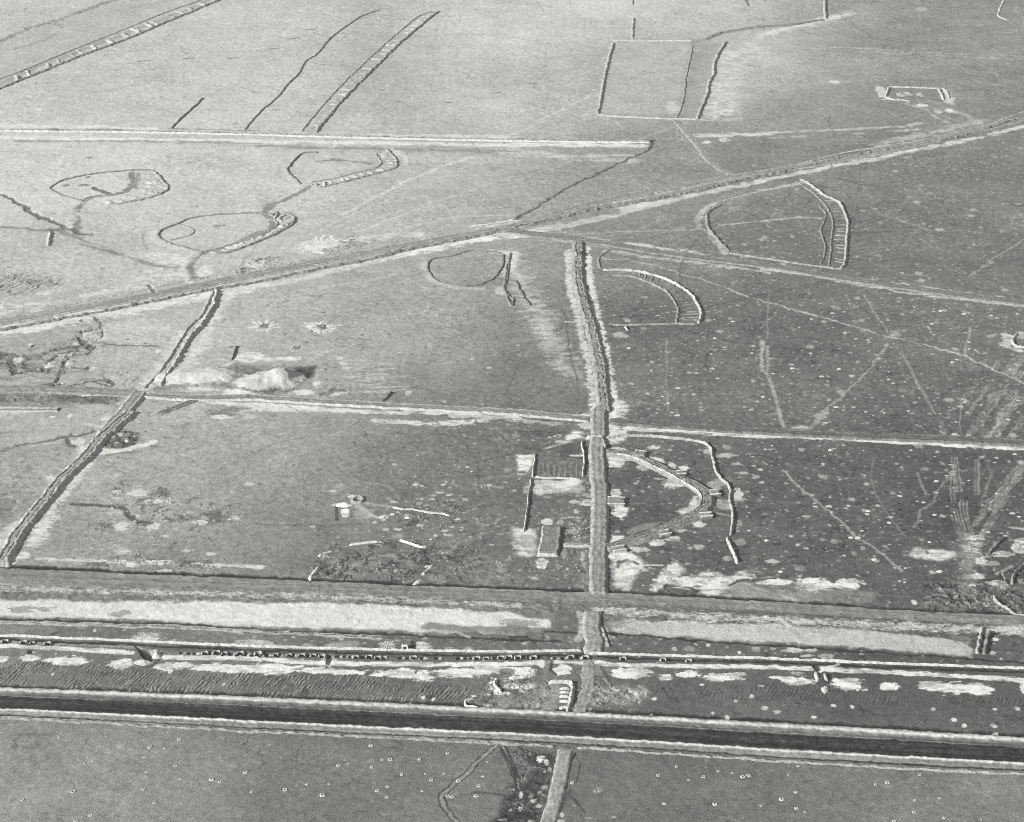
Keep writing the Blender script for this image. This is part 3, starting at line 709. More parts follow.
# --- branch road to the east
fringe(P(1,2,290,130,400,150,560,168,760,200), 11, 206, .5, .85, streak=1.8); fringe(P(1,2,380,180,560,205,820,237,1018,262), 6, 192, .52, .9, streak=2)
fringe(P(1,3,0,250,180,275,330,305,480,330,640,355,820,372,1018,398), 5.5, 200, .48, .95, streak=2); fringe(P(1,3,250,278,500,305,760,345,1018,378), 8, 208, .5, .85, streak=1.8)
line(P(1,2,250,115,420,105,600,98,760,95), 3.5, 190, .6, rag=.3); line(P(1,2,330,130,450,110,560,70,600,40), 4, 175, .4)
line(P(1,2,820,80,900,71,1000,61), 3.5, 205, .85, rag=.3); line(P(1,3,-10,64,80,53,165,48,220,52), 4, 200, .8, rag=.4)
line(P(0,3,-20,745,80,730,160,714), 5, 208, .85, rag=.3); line(P(1,2,745,90,735,60,760,20,800,-10), 9, 216, .75, rag=.4); line(P(1,2,770,100,800,140,850,195), 8, 214, .7, rag=.4)
# --- tracks of the east
for p, w, v, a in ((P(1,2,350,208,450,215,560,235,660,265,760,293,900,345,1018,382), 2.4, 184, 1.0), (P(1,3,-10,372,130,413,230,440,350,475,510,520,640,550,780,590,880,635,1018,697), 2.6, 196, 1.0),
    (P(1,3,390,350,440,430,500,520), 3.0, 160, .6), (P(1,3,480,545,430,620,370,690,300,750,225,825), 3.0, 160, .7), (P(2,3,250,-5,180,72), 7, 152, .7), (P(1,3,-4,530,-4,650,12,665,40,740,65,825), 5, 176, .75), (P(1,3,-12,530,-12,650), 2, 168, .7), (P(1,3,14,550,14,650), 2, 165, .7),
    (P(2,3,58,0,78,72), 6, 160, .8), (P(1,2,612,520,612,600,614,700,618,800), 2.5, 150, .5), (P(1,3,540,580,600,700,665,815), 2.5, 150, .6), (P(1,3,810,480,795,550,780,590), 3.5, 160, .7), (P(1,3,1018,135,930,190,860,240,810,280), 3, 162, .7),
    (P(1,3,440,30,540,62,660,100), 3, 152, .6), (P(1,3,545,160,600,95), 2.6, 140, .5), (P(1,3,540,270,680,282), 2.6, 165, .6), (P(2,2,300,-20,320,40), 2, 120, 0), (P(2,3,70,235,150,310,240,390,300,440,350,485,395,520,470,570,540,630), 1.9, 160, .8),
    (P(2,3,430,190,420,280,460,370,500,430,560,500), 3, 122, .5), (P(2,3,600,245,615,290,635,330), 4, 158, .6), (P(2,3,590,460,610,410,665,345,700,290,740,240), 3, 135, .6), (P(1,3,20,330,15,430,14,520), 2.5, 150, .6), (P(1,3,580,240,720,240,900,310,1018,330), 2.4, 140, .4),
    (P(2,1,95,120,150,180,230,230), 3, 150, .5), (P(2,1,430,80,520,165,480,280,560,330,640,260,700,190,800,95), 3, 100, .5), (P(2,1,300,330,420,285,520,300,570,350), 3, 148, .5), (P(2,1,0,448,250,452,500,440), 3, 100, .5), (P(2,1,940,70,1018,130), 6, 145, .5),
    (P(2,1,870,90,860,20), 2.5, 92, .5), (P(2,1,220,500,280,430,380,400), 3, 108, .4)):
    line(p, w, v + 6, min(1, a * 1.15), rag=.12)
ell(P(1,3,515,508)[0], 5, 4, 180, .7, rag=.6)
zr = cz(900,320,6.847)
for pts, w, v in (((550,405,410,565,330,640,290,700,290,740,315,800),4,158),((710,475,650,520,600,620,560,665,480,785),9,172),((600,450,560,520,500,580,460,650),4,150),((790,480,740,560,700,640,640,720,575,815),8,165),((850,520,760,600,700,680,670,760,635,815),10,178),((850,655,800,730,755,815),6,158),
    ((850,240,790,290,735,370),11,172),((800,300,760,375),6,172),((850,350,810,400),12,182),((680,270,640,330),6,160),((415,600,410,740,420,800),3,155),((100,400,150,480,220,600,240,640),3,160),((15,250,80,340,110,430),3,150),((0,500,60,600,100,760),3,110)):
    scratch(zr(*pts), w * .8, v + 16)
ell(zr(430,545)[0], 2, 3, 195, .8, ang=.9); ell(zr(470,792)[0], 3, 2.6, 190, .9); ell(zr(375,785)[0], 4, 1.6, 226, .9); ell(zr(740,125)[0], 6, 6, 218, .9, streak=1.4); ell(zr(720,165)[0], 5, 3, 214, .8, streak=1.4); line(zr(770,190,849,215,900,220), 7, 222, .9, rag=.4)
ze = cz(900,440,4.567)
for pts, w, v in (((250,80,250,120,262,180,268,235),6,182),((238,150,240,220,240,285),5,168),((288,280,292,330,310,400,320,430),7,180),((245,310,256,370,280,430),6,168),((566,100,520,150,470,220,420,280,380,340,350,390),6,170),((566,130,500,215,440,280,420,330),6,176),((440,340,400,400,370,450),6,158),((348,90,350,180,350,250),5,140),((420,150,380,260,370,330),3,135),((500,250,430,340),4,140)):
    scratch(ze(*pts), w * .8, v + 14)
poly(ze(265,400,330,425,345,500,335,640,310,750,262,760,265,680,280,560,262,440), 152, .8, soft=3, rag=5, rough=.15)
poly(ze(290,420,360,425,390,470,400,520,350,560,320,520,290,490), 205, .85, soft=3, rag=6, streak=1.6, thr=.40)
poly(ze(110,650,250,640,420,650,600,640,600,780,470,800,110,775), None, .8, soft=4, rag=6, rough=.4)
for pts, w, v in (((120,720,180,700,240,720),3,176),((150,745,220,740),3,168),((180,665,215,660,235,675),2.5,60),((210,690,240,720,235,760),2,56),((300,760,380,735,420,745),3,190),((330,700,345,740),2,60),((460,705,520,715,600,700),3,190),((470,740,600,745),4,70),((430,700,425,735,450,745),3,70),((500,690,600,685),3,60),((390,640,440,636,500,655,520,665),3,60),((395,650,480,660),4,226),((440,430,490,440,480,460),2.4,60),((400,520,430,480,470,450),2.2,190),((340,600,380,630),3,196),((350,545,420,530),3,176)):
    line(ze(*pts), w, v, .9, rag=.45)
cracks(ze(100,640,420,620,600,420,700,480,700,800,100,790), 56, .85, 6, .08, -.5, 214)
cracks(ze(270,380,480,380,560,560,300,560), 90, .6, 4, .06, -.3, 214)
ell(ze(395,752)[0], 3, 2.4, 214, .9, rag=.3); ell(ze(395,752)[0], 1.2, 1, 60, .9); ell(ze(330,450)[0], 3, 2, 222, .9)
poly(ze(45,505,80,488,120,492,200,500,255,510,262,530,230,545,150,548,70,540,42,525), 222, .97, soft=2, rag=2.5, dh=.15)
line(ze(75,510,100,500,130,520,110,535), 3, 150, .5, rag=.6, rough=.4); ell(ze(128,515)[0], 2, 2, 120, .8, dh=-.3)
for a, b, rx, ry, v in ((470,522,10,2.6,215),(545,490,8,5,222),(550,462,6,3,205),(370,555,6,3.6,220),(515,450,5,1,0),(350,622,8,2.4,205),(560,650,5,3,150),(455,655,10,2.6,228),(460,675,8,2,222),(150,605,4,2,200),(65,740,3,2.6,222),(425,565,6,2,170)):
    if v: ell(ze(a,b)[0], rx, ry, v, .85, rag=.45)
for pts, w in (((180,690,250,660,300,700,250,760,180,740),20),((330,740,400,730,470,770,560,760),22),((440,700,520,680,566,700),16)):
    line(ze(*pts), w, 112, .6, rag=.7, rough=1.2)
line(ze(505,398,566,408), 4, 196, .8); line(ze(440,612,510,575), 4, 165, .7)
ell(P(2,3,30,592)[0], 7, 1.8, 205, .8)
fringe(P(2,3,-20,100,100,104,250,110,420,118,560,128,700,135,880,145,1018,150), 4.6, 234, .34, .97, streak=1.5)
fringe(P(2,2,460,74,560,76,700,86,780,92,1018,104), 6, 228, .38, .95, streak=1.8); fringe(P(2,1,780,20,1018,30), 8, 214, .42, .9); fringe(P(2,2,0,15,120,22,230,28), 7, 224, .42, .9, streak=1.5); fringe(P(2,2,0,38,200,55), 5, 190, .48, .8, streak=1.5)
ell(P(2,3,140,68)[0], 9, 1.6, 205, .8)
# --- edge salt by the west road, and its field
fringe(P(2,0,330,150,340,210,280,270,200,380,180,440,130,520), 11, 220, .44, .9, streak=1.1); fringe(P(2,0,440,60,420,20), 6, 200, .5, .7)
line(P(2,0,30,600,70,565,95,570), 12, 232, .95, rag=.4); fringe(P(2,0,100,440,20,490,0,520), 12, 214, .44, .8, streak=1.2)
fringe(P(2,0,390,170,500,155,600,125), 5, 226, .34, .9); fringe(P(2,0,150,583,560,597,900,610,1018,615), 5, 214, .5, .8, streak=1.2)
line(P(2,0,285,368,380,374,480,380,500,408,530,430,590,442), 4.5, 84, .9, rag=.7, dh=-.4)
for a, b, rx, ry, v in ((540,325,9,3.4,226),(590,358,10,2.6,222),(455,325,5,3,200),(600,455,6,3.6,220),(475,455,6,4,216),(900,425,10,1.8,222),(790,430,9,4,214),(645,495,4,1.4,215),(730,550,5,1.6,215),(830,562,6,1.6,215),(480,555,8,3,205),(515,605,6,2,222),(620,595,19,1.9,218),(640,632,12,1.6,220),(980,290,6,1.6,205),(460,255,5,1.5,190),(1000,615,8,2,220)):
    ell(P(2,0,a,b)[0], rx, ry, v, .85, rag=.5)
for a, b, rx, ry in ((620,325,8,4),(700,420,10,4),(850,405,14,4.5),(850,430,8,4),(560,445,9,4),(400,455,10,4),(390,605,14,2.4),(700,605,16,3),(540,600,6,3),(760,605,8,2.4)):
    ell(P(2,0,a,b)[0], rx, ry, 92, .6, rag=.8, rough=.8)
# --- oval position
zo = cz(310,480,6.4)
ell(zo(225,210)[0], 4.6, 5, 244, 1, rag=.2); line(zo(155,158,225,155), 5, 236, .95, rag=.3); line(zo(168,165,175,255), 4, 70, .9)
ell(zo(270,110)[0], 5, 2, 215, .8, rough=.5); ell(zo(240,90)[0], 2, 1, 205, .8)
line(zo(340,145,440,160,520,172), 4, 192, .8, rag=.4); line(zo(300,160,340,175,400,235,460,260), 5, 222, .7, rag=.4); ell(zo(480,235)[0], 4.4, 2, 205, .8); ell(zo(340,215)[0], 10, 5.5, 168, .7, rag=.5)
for a, b in ((535,140),(710,120),(700,150),(675,30),(830,80),(790,100),(890,95),(855,30),(565,315),(910,300),(860,325),(890,355),(620,225),(705,290),(945,250),(412,272),(745,160),(480,315),(15,297),(145,70)):
    ell(zo(a,b)[0], 2.2 + 2 * _T[a & 255, b & 255], 1.2, 205, .9, rag=.4)
for a, b, rx in ((660,265,6),(725,245,5),(860,170,8),(930,170,5),(950,440,9),(940,500,12),(1000,540,8)):
    ell(zo(a,b)[0], rx, 3.5, 80, .45, rag=.7, rough=1.1)
poly(zo(20,620,70,500,250,420,470,400,700,430,780,520,720,640,400,650), 112, .5, soft=5, rag=4)
for pts, w, v in (((240,600,290,550,330,520,400,490),7,168),((430,575,520,585,580,570),5,176),((400,530,450,515),8,158),((560,490,660,500,650,530),9,150),((230,610,330,600),8,150),((790,620,840,640),10,168),((420,485,540,480),4,165),((140,520,200,500),5,160)):
    line(zo(*pts), w, v, .75, rag=.5)
for a, b, rx, ry in ((90,560,9,9),(170,600,8,6),(150,440,5,3),(520,405,6,4),(730,520,6,7),(800,440,5,4)): ell(zo(a,b)[0], rx, ry, 84, .6, rag=.8, rough=.9)
poly(zo(820,520,1100,500,1250,600,1200,660,780,640), 128, .45, soft=6, rag=8, rough=.5)
cracks(zo(-20,560,60,480,240,400,480,380,760,400,860,440,860,600,700,660,300,660,40,660), 66, .75, 6, .07, -.4, 200)
cracks(zo(600,120,980,110,1000,300,620,300), 60, .6, 4, .05, -.3, 205)
cracks(zo(820,400,1250,380,1300,640,820,660), 70, .6, 6, .06, -.3, 170)
# arrow-like tracks further right
line(P(2,1,860,290,900,270,960,258,985,256), 3, 150, .7, rag=.3); line(P(2,1,860,293,970,303), 3.2, 160, .8, rag=.3); line(P(2,1,862,292,870,325), 4, 140, .7)
line(P(2,1,760,560,790,525,850,500,900,480), 6, 152, .6, rag=.4)
# --- the walled compound
zc = cz(520,430,10.24); zd = cz(520,500,10.24)
poly(zc(-30,262,135,262,120,400,80,440,-30,420), 240, .97, soft=1.5, rag=2.4); ell(zc(20,450)[0], 5, 1.5, 200, .7)
poly(zc(450,70,560,20,630,45,670,95,560,108,470,110), 236, .95, soft=2, rag=3); ell(zc(430,120)[0], 6, 2, 210, .8); line(zc(270,185,400,150,520,115), 4, 214, .8, rag=.4); ell(zc(130,100)[0], 2, 1.4, 205, .7)
poly(zc(130,510,620,515,560,590,430,640,240,650,130,640), 232, .93, soft=2.5, rag=3.5)
poly(zc(170,280,640,290,640,480,150,480), 110, .6, soft=1.5); poly(zc(520,130,640,120,640,260,420,260,300,190), 92, .6, soft=1.5)
for k in range(15):
    x0 = 200 + k * 28 + _T[k, 90] * 12
    line(zc(x0, 330 + _T[k, 91] * 50, x0 + 4, 470), 1.1, 142 if k % 2 else 96, .8, rag=.4, rough=.3)
for k in range(7):
    line(zc(420 + k * 30, 255, 440 + k * 28, 210 - 14 * k, 470 + k * 24, 150 - 3 * k), .9, 66, .6, rag=.4)
line(zc(530,268,640,262), 3, 222, .9); line(zc(410,262,640,290), 1.6, 66, .8)
ell(zc(600,600)[0], 6, 6, 196, .7, streak=1.2); ell(zc(680,670)[0], 7, 2, 214, .8, ang=-.4); ell(zc(560,735)[0], 5, 1.8, 208, .8); ell(zc(690,750)[0], 9, 3, 220, .85); ell(zc(280,690)[0], 5, 1.3, 160, .7); ell(zc(70,610)[0], 4, 4, 196, .7)
poly(zd(-40,290,160,300,165,560,60,580,-40,570), 222, .9, soft=2.5, rag=3.5); ell(zd(40,430)[0], 6, 3, 170, .4)
ell(zd(225,650)[0], 6.5, 5, 236, .95, rag=.25); ell(zd(275,225)[0], 5.5, 3, 228, .9, rag=.3); ell(zd(410,228)[0], 4, 2, 232, .9, rag=.2); line(zd(430,190,490,178,590,180), 2.6, 205, .9, rag=.3)
ell(zd(580,120)[0], 2.8, 2.6, 205, .9, rag=.2); ell(zd(595,205)[0], 3, 3, 195, .8, rag=.5); ell(zd(540,315)[0], 7, 3, 205, .8, rag=.5, streak=1); ell(zd(580,390)[0], 4, 3, 180, .7); ell(zd(650,370)[0], 5, 2, 180, .7); ell(zd(485,705)[0], 1.8, 1.3, 226, .9); ell(zd(385,680)[0], 2.4, 3, 150, .8); ell(zd(150,800)[0], 4, 1.6, 205, .8); ell(zd(450,540)[0], 2.6, 5, 165, .8)
ell(zd(560,220)[0], 14, 14, 120, .5, rag=.8, rough=.55); ell(zd(660,660)[0], 9, 14, 135, .5, rag=.8, rough=.5); ell(zd(90,690)[0], 12, 7, 110, .4, rag=.8, rough=.4); line(zd(640,540,640,640,670,700), 2, 180, .7)
zp = cz(600,430,6.32)
for a, b, rx, ry, v, an in ((100,200,11,6,232,0),(265,235,7,3,190,0),(465,338,10,5,236,0),(95,405,5.5,5.5,236,0),(130,520,8,6.5,238,0),(105,690,8,6,236,.3),(90,45,8,4,222,0),(120,130,9,2.6,210,0),(620,597,7,3.2,222,.3),(365,715,7,3,220,.5),(460,690,7,3,210,.4),(240,757,10,3,208,0),(350,187,9,3,228,-.2),(455,230,4,4,222,0),(530,238,4,2.6,222,.3),(520,270,6,3,230,0),(340,108,8,2.4,220,.3),(800,160,10,2.6,176,0),(870,410,6.5,6.5,215,0),(790,470,10,5,172,0),(740,345,9,4.4,160,0),(800,110,5,2,150,0),(860,215,6,1.8,190,0),(910,273,5,1.6,190,0),(880,710,7,3,150,0),(880,590,4,3,150,0),(170,800,10,4,226,0),(70,795,5,3,205,0),(390,770,3,1.5,150,0),(440,128,2,1.4,170,0),(225,338,2.4,1,190,0),(375,310,5,1.2,190,0),(600,645,2,1,200,0),(515,637,5,1.6,190,.4)):
    ell(zp(a,b)[0], rx, ry, v, .92, rag=.4, ang=an)
poly(zp(170,625,390,570,405,585,330,620,200,665), 150, .75, soft=1.5, rag=2)
poly(zp(480,508,560,485,590,410,625,415,632,470,600,510,560,535,520,530), 232, .92, soft=1.8, rag=2)
line(zp(740,525,830,545), 2, 160, .8); line(zp(170,470,280,458), 1.6, 130, .7)
for k in range(6): line(zp(440 + 12*k, 690, 470 + 16*k, 745), 1.2, 118, .5)
cracks(zd(440,150,760,150,740,760,560,800,430,640), 70, .6, 4.5, .06, -.3, 196)
cracks(P(2,0,370,560,900,570,900,620,370,618), 80, .6, 5, .05, -.3, 210); cracks(P(2,0,420,280,680,280,960,370,960,450,660,470,350,480,420,400), 88, .6, 6, .06, -.3, 220)
# --- salt crust by the south road
zs = cz(600,550,5.69)
poly(zs(60,20,170,25,235,60,230,110,200,160,160,230,90,220,70,150,70,90), 236, .95, soft=2.2, rag=4)
line(zs(100,70,150,58,210,80), 3.2, 74, .8, rag=.5, rough=.5); line(zs(110,60,100,100), 2, 90, .7); line(zs(245,88,350,88), 1.6, 205, .85)
poly(zs(288,215,340,140,410,70,470,85,430,130,370,190,310,235), 236, .95, soft=2, rag=3.4, rough=.15)
ell(zs(430,65)[0], 8, 2.4, 92, .6, rag=.8, rough=1)
poly(zs(390,185,440,150,560,130,700,140,820,120,880,140,1000,160,1000,185,900,160,780,185,730,240,690,265,600,268,560,225,440,215), 232, .93, soft=3, rag=6, streak=2)
poly(zs(720,210,800,180,940,200,1100,230,1200,260,1200,290,700,285), 166, .7, soft=5, rag=7, streak=2)
for pts in ((380,200,440,205,520,215,560,240),(740,200,800,175,900,165,1000,160),(380,190,370,215,400,235)):
    line(zs(*pts), 2.4, 66, .8, rag=.5, dh=-.3)
line(zs(820,190,900,220,960,245), 3, 214, .7, rag=.4); line(zs(900,170,980,230,1040,250), 1.6, 92, .6)
for c_, rx, ry in ((P(2,3,200,685)[0],19,6.5),(P(2,3,335,683)[0],14,5),(P(2,3,50,672)[0],20,3)): ell(c_, rx, ry, 232, .95, rag=.35)
line(P(2,3,150,695,240,690), 3, 160, .5, rag=.5); line(P(2,3,-20,650,0,640,60,655,120,668), 4, 82, .7, rag=.5); line(P(2,3,370,680,405,700), 3, 80, .8)
poly(P(2,3,-60,700,100,690,440,715,440,760,150,762,100,745,-60,735), 138, .7, soft=3, rag=4, rough=.15); line(P(2,3,80,730,130,745,150,760), 4, 230, .7, rag=.5)
# --- strip along the far side of the south road, rough verge and the long salt pans
poly([(-80,584),(0,585),(260,592),(512,601),(770,615),(1024,627),(1100,630),(1100,638),(1024,634),(770,629),(512,613),(260,604),(0,599),(-80,597)], 116, .75, soft=1.5, rag=2.5, rough=.5)
fringe([(0,588),(150,592),(300,596),(520,606)], 8, 196, .56, .8, streak=1.0); fringe([(600,610),(700,616),(800,621),(1024,632)], 9, 205, .50, .85, streak=1.0)
poly([(-90,600),(0,600.5),(60,600),(150,601),(300,603),(420,607),(500,612),(548,620),(552,630),(520,634),(420,632),(300,628),(200,623),(100,619),(0,615),(-90,613)], 220, .97, soft=1.8, rag=2.2, pure=True)
for c_, rx, ry in ((P(2,0,80,780)[0],14,3.2),(P(2,0,175,780)[0],9,2.6),(P(2,0,470,797)[0],9,2.6),((525,624),16,5)): ell(c_, rx, ry, 150, .85, rag=.7)
line([(430,627),(520,631),(560,632)], 9, 112, .75, rag=.5); line([(430,606),(500,609),(552,617)], 5, 130, .7, rag=.6)
poly([(608,622),(622,619),(700,622),(800,626),(880,632),(930,637),(965,642),(974,649),(972,657),(900,651),(800,644),(700,638),(640,634),(614,632)], 188, .97, soft=1.6, rag=2, pure=True)
ell((618,624), 9, 4, 130, .7, rag=.8); ell((680,622), 20, 1.8, 205, .7, rag=.4); ell((960,640), 8, 4, 150, .6, rag=.8, rough=.4)
line([(-60,617.5),(0,618.5),(90,621.5),(200,625),(300,631),(420,635),(470,637.6),(560,641)], 2.0, 54, .9, rag=.3, dh=-.5)
line([(612,632.5),(640,635.5),(765,644.5),(870,652),(975,658.5),(1100,667)], 2.2, 48, .95, rag=.2, dh=-.5)
for y_ in (622,624.5): fringe([(-40,y_-2),(60,y_),(200,y_+5),(360,y_+13),(380,y_+14)], 2.2, 205, .48, .8, streak=.8)
line([(70,624),(200,629),(330,636),(400,641)], 1.2, 180, .6, rag=.4); line([(415,629),(455,632),(470,637)], 1.4, 188, .8)
poly([(-80,636),(0,637.5),(260,648),(512,654),(770,662),(1100,674),(1100,682),(1024,683),(770,668),(512,660),(260,655),(0,642),(-80,640)], 84, .6, soft=1.5)
line([(-60,635.5),(0,638.5),(130,644),(260,649.6),(400,653.4),(512,655),(583,654)], 2.0, 46, .95, soft=.7, dh=-.6)
line([(600,655.5),(640,658),(765,661.6),(900,667.2),(1024,671.6),(1110,676)], 2.0, 46, .95, soft=.7, dh=-.6)
line([(-90,564.3),(0,566.3),(130,571.8),(260,577.3),(400,583.3),(512,587.8),(580,590.3)], 5, 40, .97, soft=.9, dh=-.9, rag=.25)  # south road's shadow painted dark along its dug far edge, west part
line([(612,592),(640,593),(765,600.3),(900,608.8),(1024,614.3),(1110,619)], 4.2, 48, .95, soft=.9, dh=-.8, rag=.4)  # east part: the road's shadow again put into the soil tone
line([(x, y - 2.4) for x, y in ((-90,684),(0,688.2),(130,692.5),(260,697.6),(400,704),(512,709.5),(640,716),(765,722.5),(900,730.5),(1024,738),(1110,743))], 4.6, 40, .95, soft=.9, dh=-.9, rag=.25)  # shadow behind the highway, painted dark into the dug line
# salt line in front of the low bank
fringe([(-60,643.5),(0,645.5),(80,649.5),(130,652.5)], 4, 232, .36, .97, streak=1.2); fringe([(165,657),(260,659),(320,663),(400,664),(505,664),(545,662)], 4.2, 234, .34, .97, streak=1.2)
fringe([(555,661),(640,665),(765,667),(900,673),(1100,684)], 4, 226, .36, .97, streak=1.3)
fringe([(0,641),(140,648)], 3, 170, .5, .7, streak=1)
for k in range(64):                      # dark gaps and pale blocks between the dugouts
    x_ = 150 + k * 7.1 + _T[k, 160] * 4 if k < 62 else 30 + (k - 62) * 12
    y_ = float(np.interp(x_, [130, 260, 400, 512, 600], [651.8, 655.2, 657.8, 658.2, 657.6]))
    if 137 < x_ < 172 or _T[k, 161] < .25: continue
    ell((x_, y_), 1.5 + _T[k, 162], 1.5, 44, .92, soft=.2, rag=.3, dh=-.3); ell((x_ + 3.6, y_ + .2), 1.6, 1.3, 214, .85, soft=.2, rag=.4)
rs_ = np.random.RandomState(42)                    # old wheel marks wandering over every field
for k in range(70):
    x_, y_ = rs_.uniform(-20, 1040), rs_.uniform(20, 800); L_ = rs_.uniform(60, 260); an = rs_.uniform(0, math.pi); be = rs_.uniform(-.5, .5)
    if 575 < y_ < 760: continue
    q = [(x_ + L_ * s_ * math.cos(an + be * s_), y_ + L_ * s_ * math.sin(an + be * s_) * .42) for s_ in (-.5, -.2, .1, .5)]
    if min(p[1] for p in q) < -20 or max(p[1] for p in q) > 860 or any(572 < p[1] < 765 for p in q): continue
    light = rs_.rand() < .5; b0 = float(base_tone(*[np.array([v]) for v in at(x_, y_)])[0])
    line(q, rs_.uniform(.8, 1.6) * mpp(x_, y_) / .6, b0 + (38 if light else -34), .5, rag=.5, soft=.5)
# ploughed strips
def plough(pts, v, dv, period, ang, amp=1.0):
    ww = Wd(pts); sd_ = len(STAMPS)
    ca, sa = math.cos(ang), math.sin(ang)
    def region(x, y):
        ins = np.zeros(x.shape, bool); n = len(ww)
        for i in range(n):
            (xa, ya), (xb, yb) = ww[i], ww[(i + 1) % n]
            if ya == yb: continue
            ins ^= ((ya > y) != (yb > y)) & (x < (xb - xa) * (y - ya) / (yb - ya) + xa)
        d = dist(x, y, ww, True) * np.where(ins, -1, 1)
        return 1 - sstep(-3, 3, d + (fbm(x / 7, y / 7, 3, sd_) - .5) * 6)
    def f1(x, y):
        u = x * ca + y * sa; v_ = -x * sa + y * ca
        n = .5 + .5 * np.cos(6.283 * v_ / (period * 2) + 5 * fbm(u / 30, v_ / 6, 2, sd_))
        return region(x, y) * sstep(.55, .8, n) * sstep(.42, .52, fbm(u / 6, v_ / 1.6, 3, sd_ + 2)) * (.3 + .7 * sstep(.36, .56, fbm(x / 16, y / 9, 2, sd_ + 3)))
    def f2(x, y):
        u = x * ca + y * sa; v_ = -x * sa + y * ca
        n = .5 + .5 * np.cos(6.283 * v_ / (period * 2) + 5 * fbm(u / 30, v_ / 6, 2, sd_))
        return region(x, y) * (1 - sstep(.15, .45, n)) * sstep(.40, .50, fbm(u / 6, v_ / 1.6, 3, sd_ + 6)) * (.3 + .7 * sstep(.36, .56, fbm(x / 16, y / 9, 2, sd_ + 3)))
    bb = _bbox(ww, 6)
    STAMPS.append((bb, f1, v + dv, .7 * amp, .25, 0, sd_)); STAMPS.append((bb, f2, v - dv, .75 * amp, -.2, 0, sd_))
plough([(-60,662),(0,661),(60,664),(120,668),(260,672),(400,678),(470,686),(480,705),(300,699),(140,693),(0,688),(-60,686)], 110, 46, .9, 1.15)
plough([(650,682),(740,684),(900,692),(1060,698),(1060,704),(860,702),(700,697),(655,694)], 88, 22, .9, 1.1, .8)
plough(P(1,0,-20,345,-20,290,60,252,130,262,240,283,262,285,235,312,180,345,120,352,40,350), 104, 26, 1.4, .95, 1.15)
# lower salt patches
for c_, rx, ry in ((P(3,0,115,180)[0],9,3),(P(3,0,262,192)[0],22,4.6),(P(3,0,478,202)[0],12,5.4),(P(3,0,653,212)[0],11,4.6),(P(3,0,720,208)[0],9,3),(P(3,0,860,218)[0],27,3.8),(P(3,0,970,222)[0],22,4.2),(P(3,0,5,187)[0],6,3),
    (P(3,1,85,222)[0],22,4.6),(P(3,1,250,228)[0],22,3.8),(P(3,1,360,236)[0],16,2.6),(P(3,1,560,240)[0],25,4.6),(P(3,1,660,252)[0],10,5.6),(P(3,1,790,238)[0],30,4.8),(P(3,1,930,226)[0],22,3.6),
    (P(3,2,50,232)[0],15,4.4),(P(3,2,200,228)[0],9,4.4),(P(3,2,472,240)[0],20,5.2),(P(3,2,610,257)[0],7,3),(P(3,2,700,243)[0],14,2.8),(P(3,2,830,252)[0],20,4.2),(P(3,2,752,284)[0],3,1.2),(P(3,2,985,290)[0],3,1),
    (P(3,3,125,268)[0],16,5),(P(3,3,328,282)[0],16,6),(P(3,3,490,292)[0],10,3.8),(P(3,3,650,290)[0],14,4.4),(P(3,3,750,300)[0],22,5.4),(P(3,3,845,303)[0],12,5.4),(P(3,3,1020,305)[0],3.4,7),(P(3,3,45,255)[0],8,1.4)):
    ell(c_, rx, ry, 238, .95, rag=.42)
for a, b in ((345,370),(273,366),(195,411),(660,380),(745,423),(783,445),(903,381),(898,447),(905,475),(990,377),(55,391),(3,377),(905,108),(895,160)):
    ell(P(3,3,a,b)[0], 2.2 + 1.6 * _T[a & 255, 5], 1.7, 222, .95, rag=.4)
for a, b in ((565,340),(553,400),(793,396),(851,410),(883,348),(775,130),(645,145),(898,160),(462,405),(945,330)):
    ell(P(3,2,a,b)[0], 2.3, 1.8, 215, .9, rag=.4)
for a, b in ((875,285),(665,235),(205,245),(372,73)):
    ell(P(3,0,a,b)[0], 1.7, 1.6, 215, .9, rag=.3)
for a, b, rx, ry in ((1000,60,10,3),(945,65,8,2.6),(130,240,7,1.6)):
    ell(P(3,3,a,b)[0], rx, ry, 200, .7, rag=.6)
ell(P(3,3,120,148)[0], 11, 2.6, 222, .8, rag=.6); ell(P(3,3,245,178)[0], 7, 3, 190, .7, rag=.6); ell(P(3,3,35,143)[0], 3, 1.4, 190, .8)
# fan-shaped washes on the north side of the low bank
ell(P(3,0,575,100)[0], 19, 5.5, 214, .85, rays=26); ell(P(3,0,575,104)[0], 11, 2.6, 205, .8, rag=.5); ell(P(3,0,975,120)[0], 15, 3.2, 192, .9, rag=.25); ell(P(3,0,675,116)[0], 4, 1.8, 176, .9)
ell(P(3,1,30,122)[0], 9, 3.6, 184, .9, rag=.3); ell(P(3,1,70,130)[0], 8, 1.6, 168, .9); ell(P(3,1,210,131)[0], 8, 2, 172, .9); ell(P(3,1,335,132)[0], 14, 2.6, 165, .9, rag=.4); ell(P(3,1,360,122)[0], 12, 2.2, 150, .8)
ell(P(3,1,520,128)[0], 12, 5, 226, .9, rays=18); ell(P(3,1,655,132)[0], 10, 4, 220, .9, rag=.4); ell(P(3,1,620,128)[0], 3, 4, 52, .8, rag=.5); ell(P(3,1,760,142)[0], 4, 1.2, 165, .8)
poly(P(3,0,526,132,560,148,592,160,602,178,588,190,562,182,545,160), 46, .9, soft=.8, rag=1.2, dh=-1.2)
line(P(3,0,575,215,605,205,618,185), 3, 60, .8, rag=.4, rough=.6); ell(P(3,0,610,160)[0], 5, 3, 170, .8, rag=.5, rough=.9); ell(P(3,0,215,85)[0], 4, 1.6, 80, .8, rag=.6)
poly(P(3,1,285,168,308,170,296,208,282,206), 62, .85, soft=.8, dh=-.8)
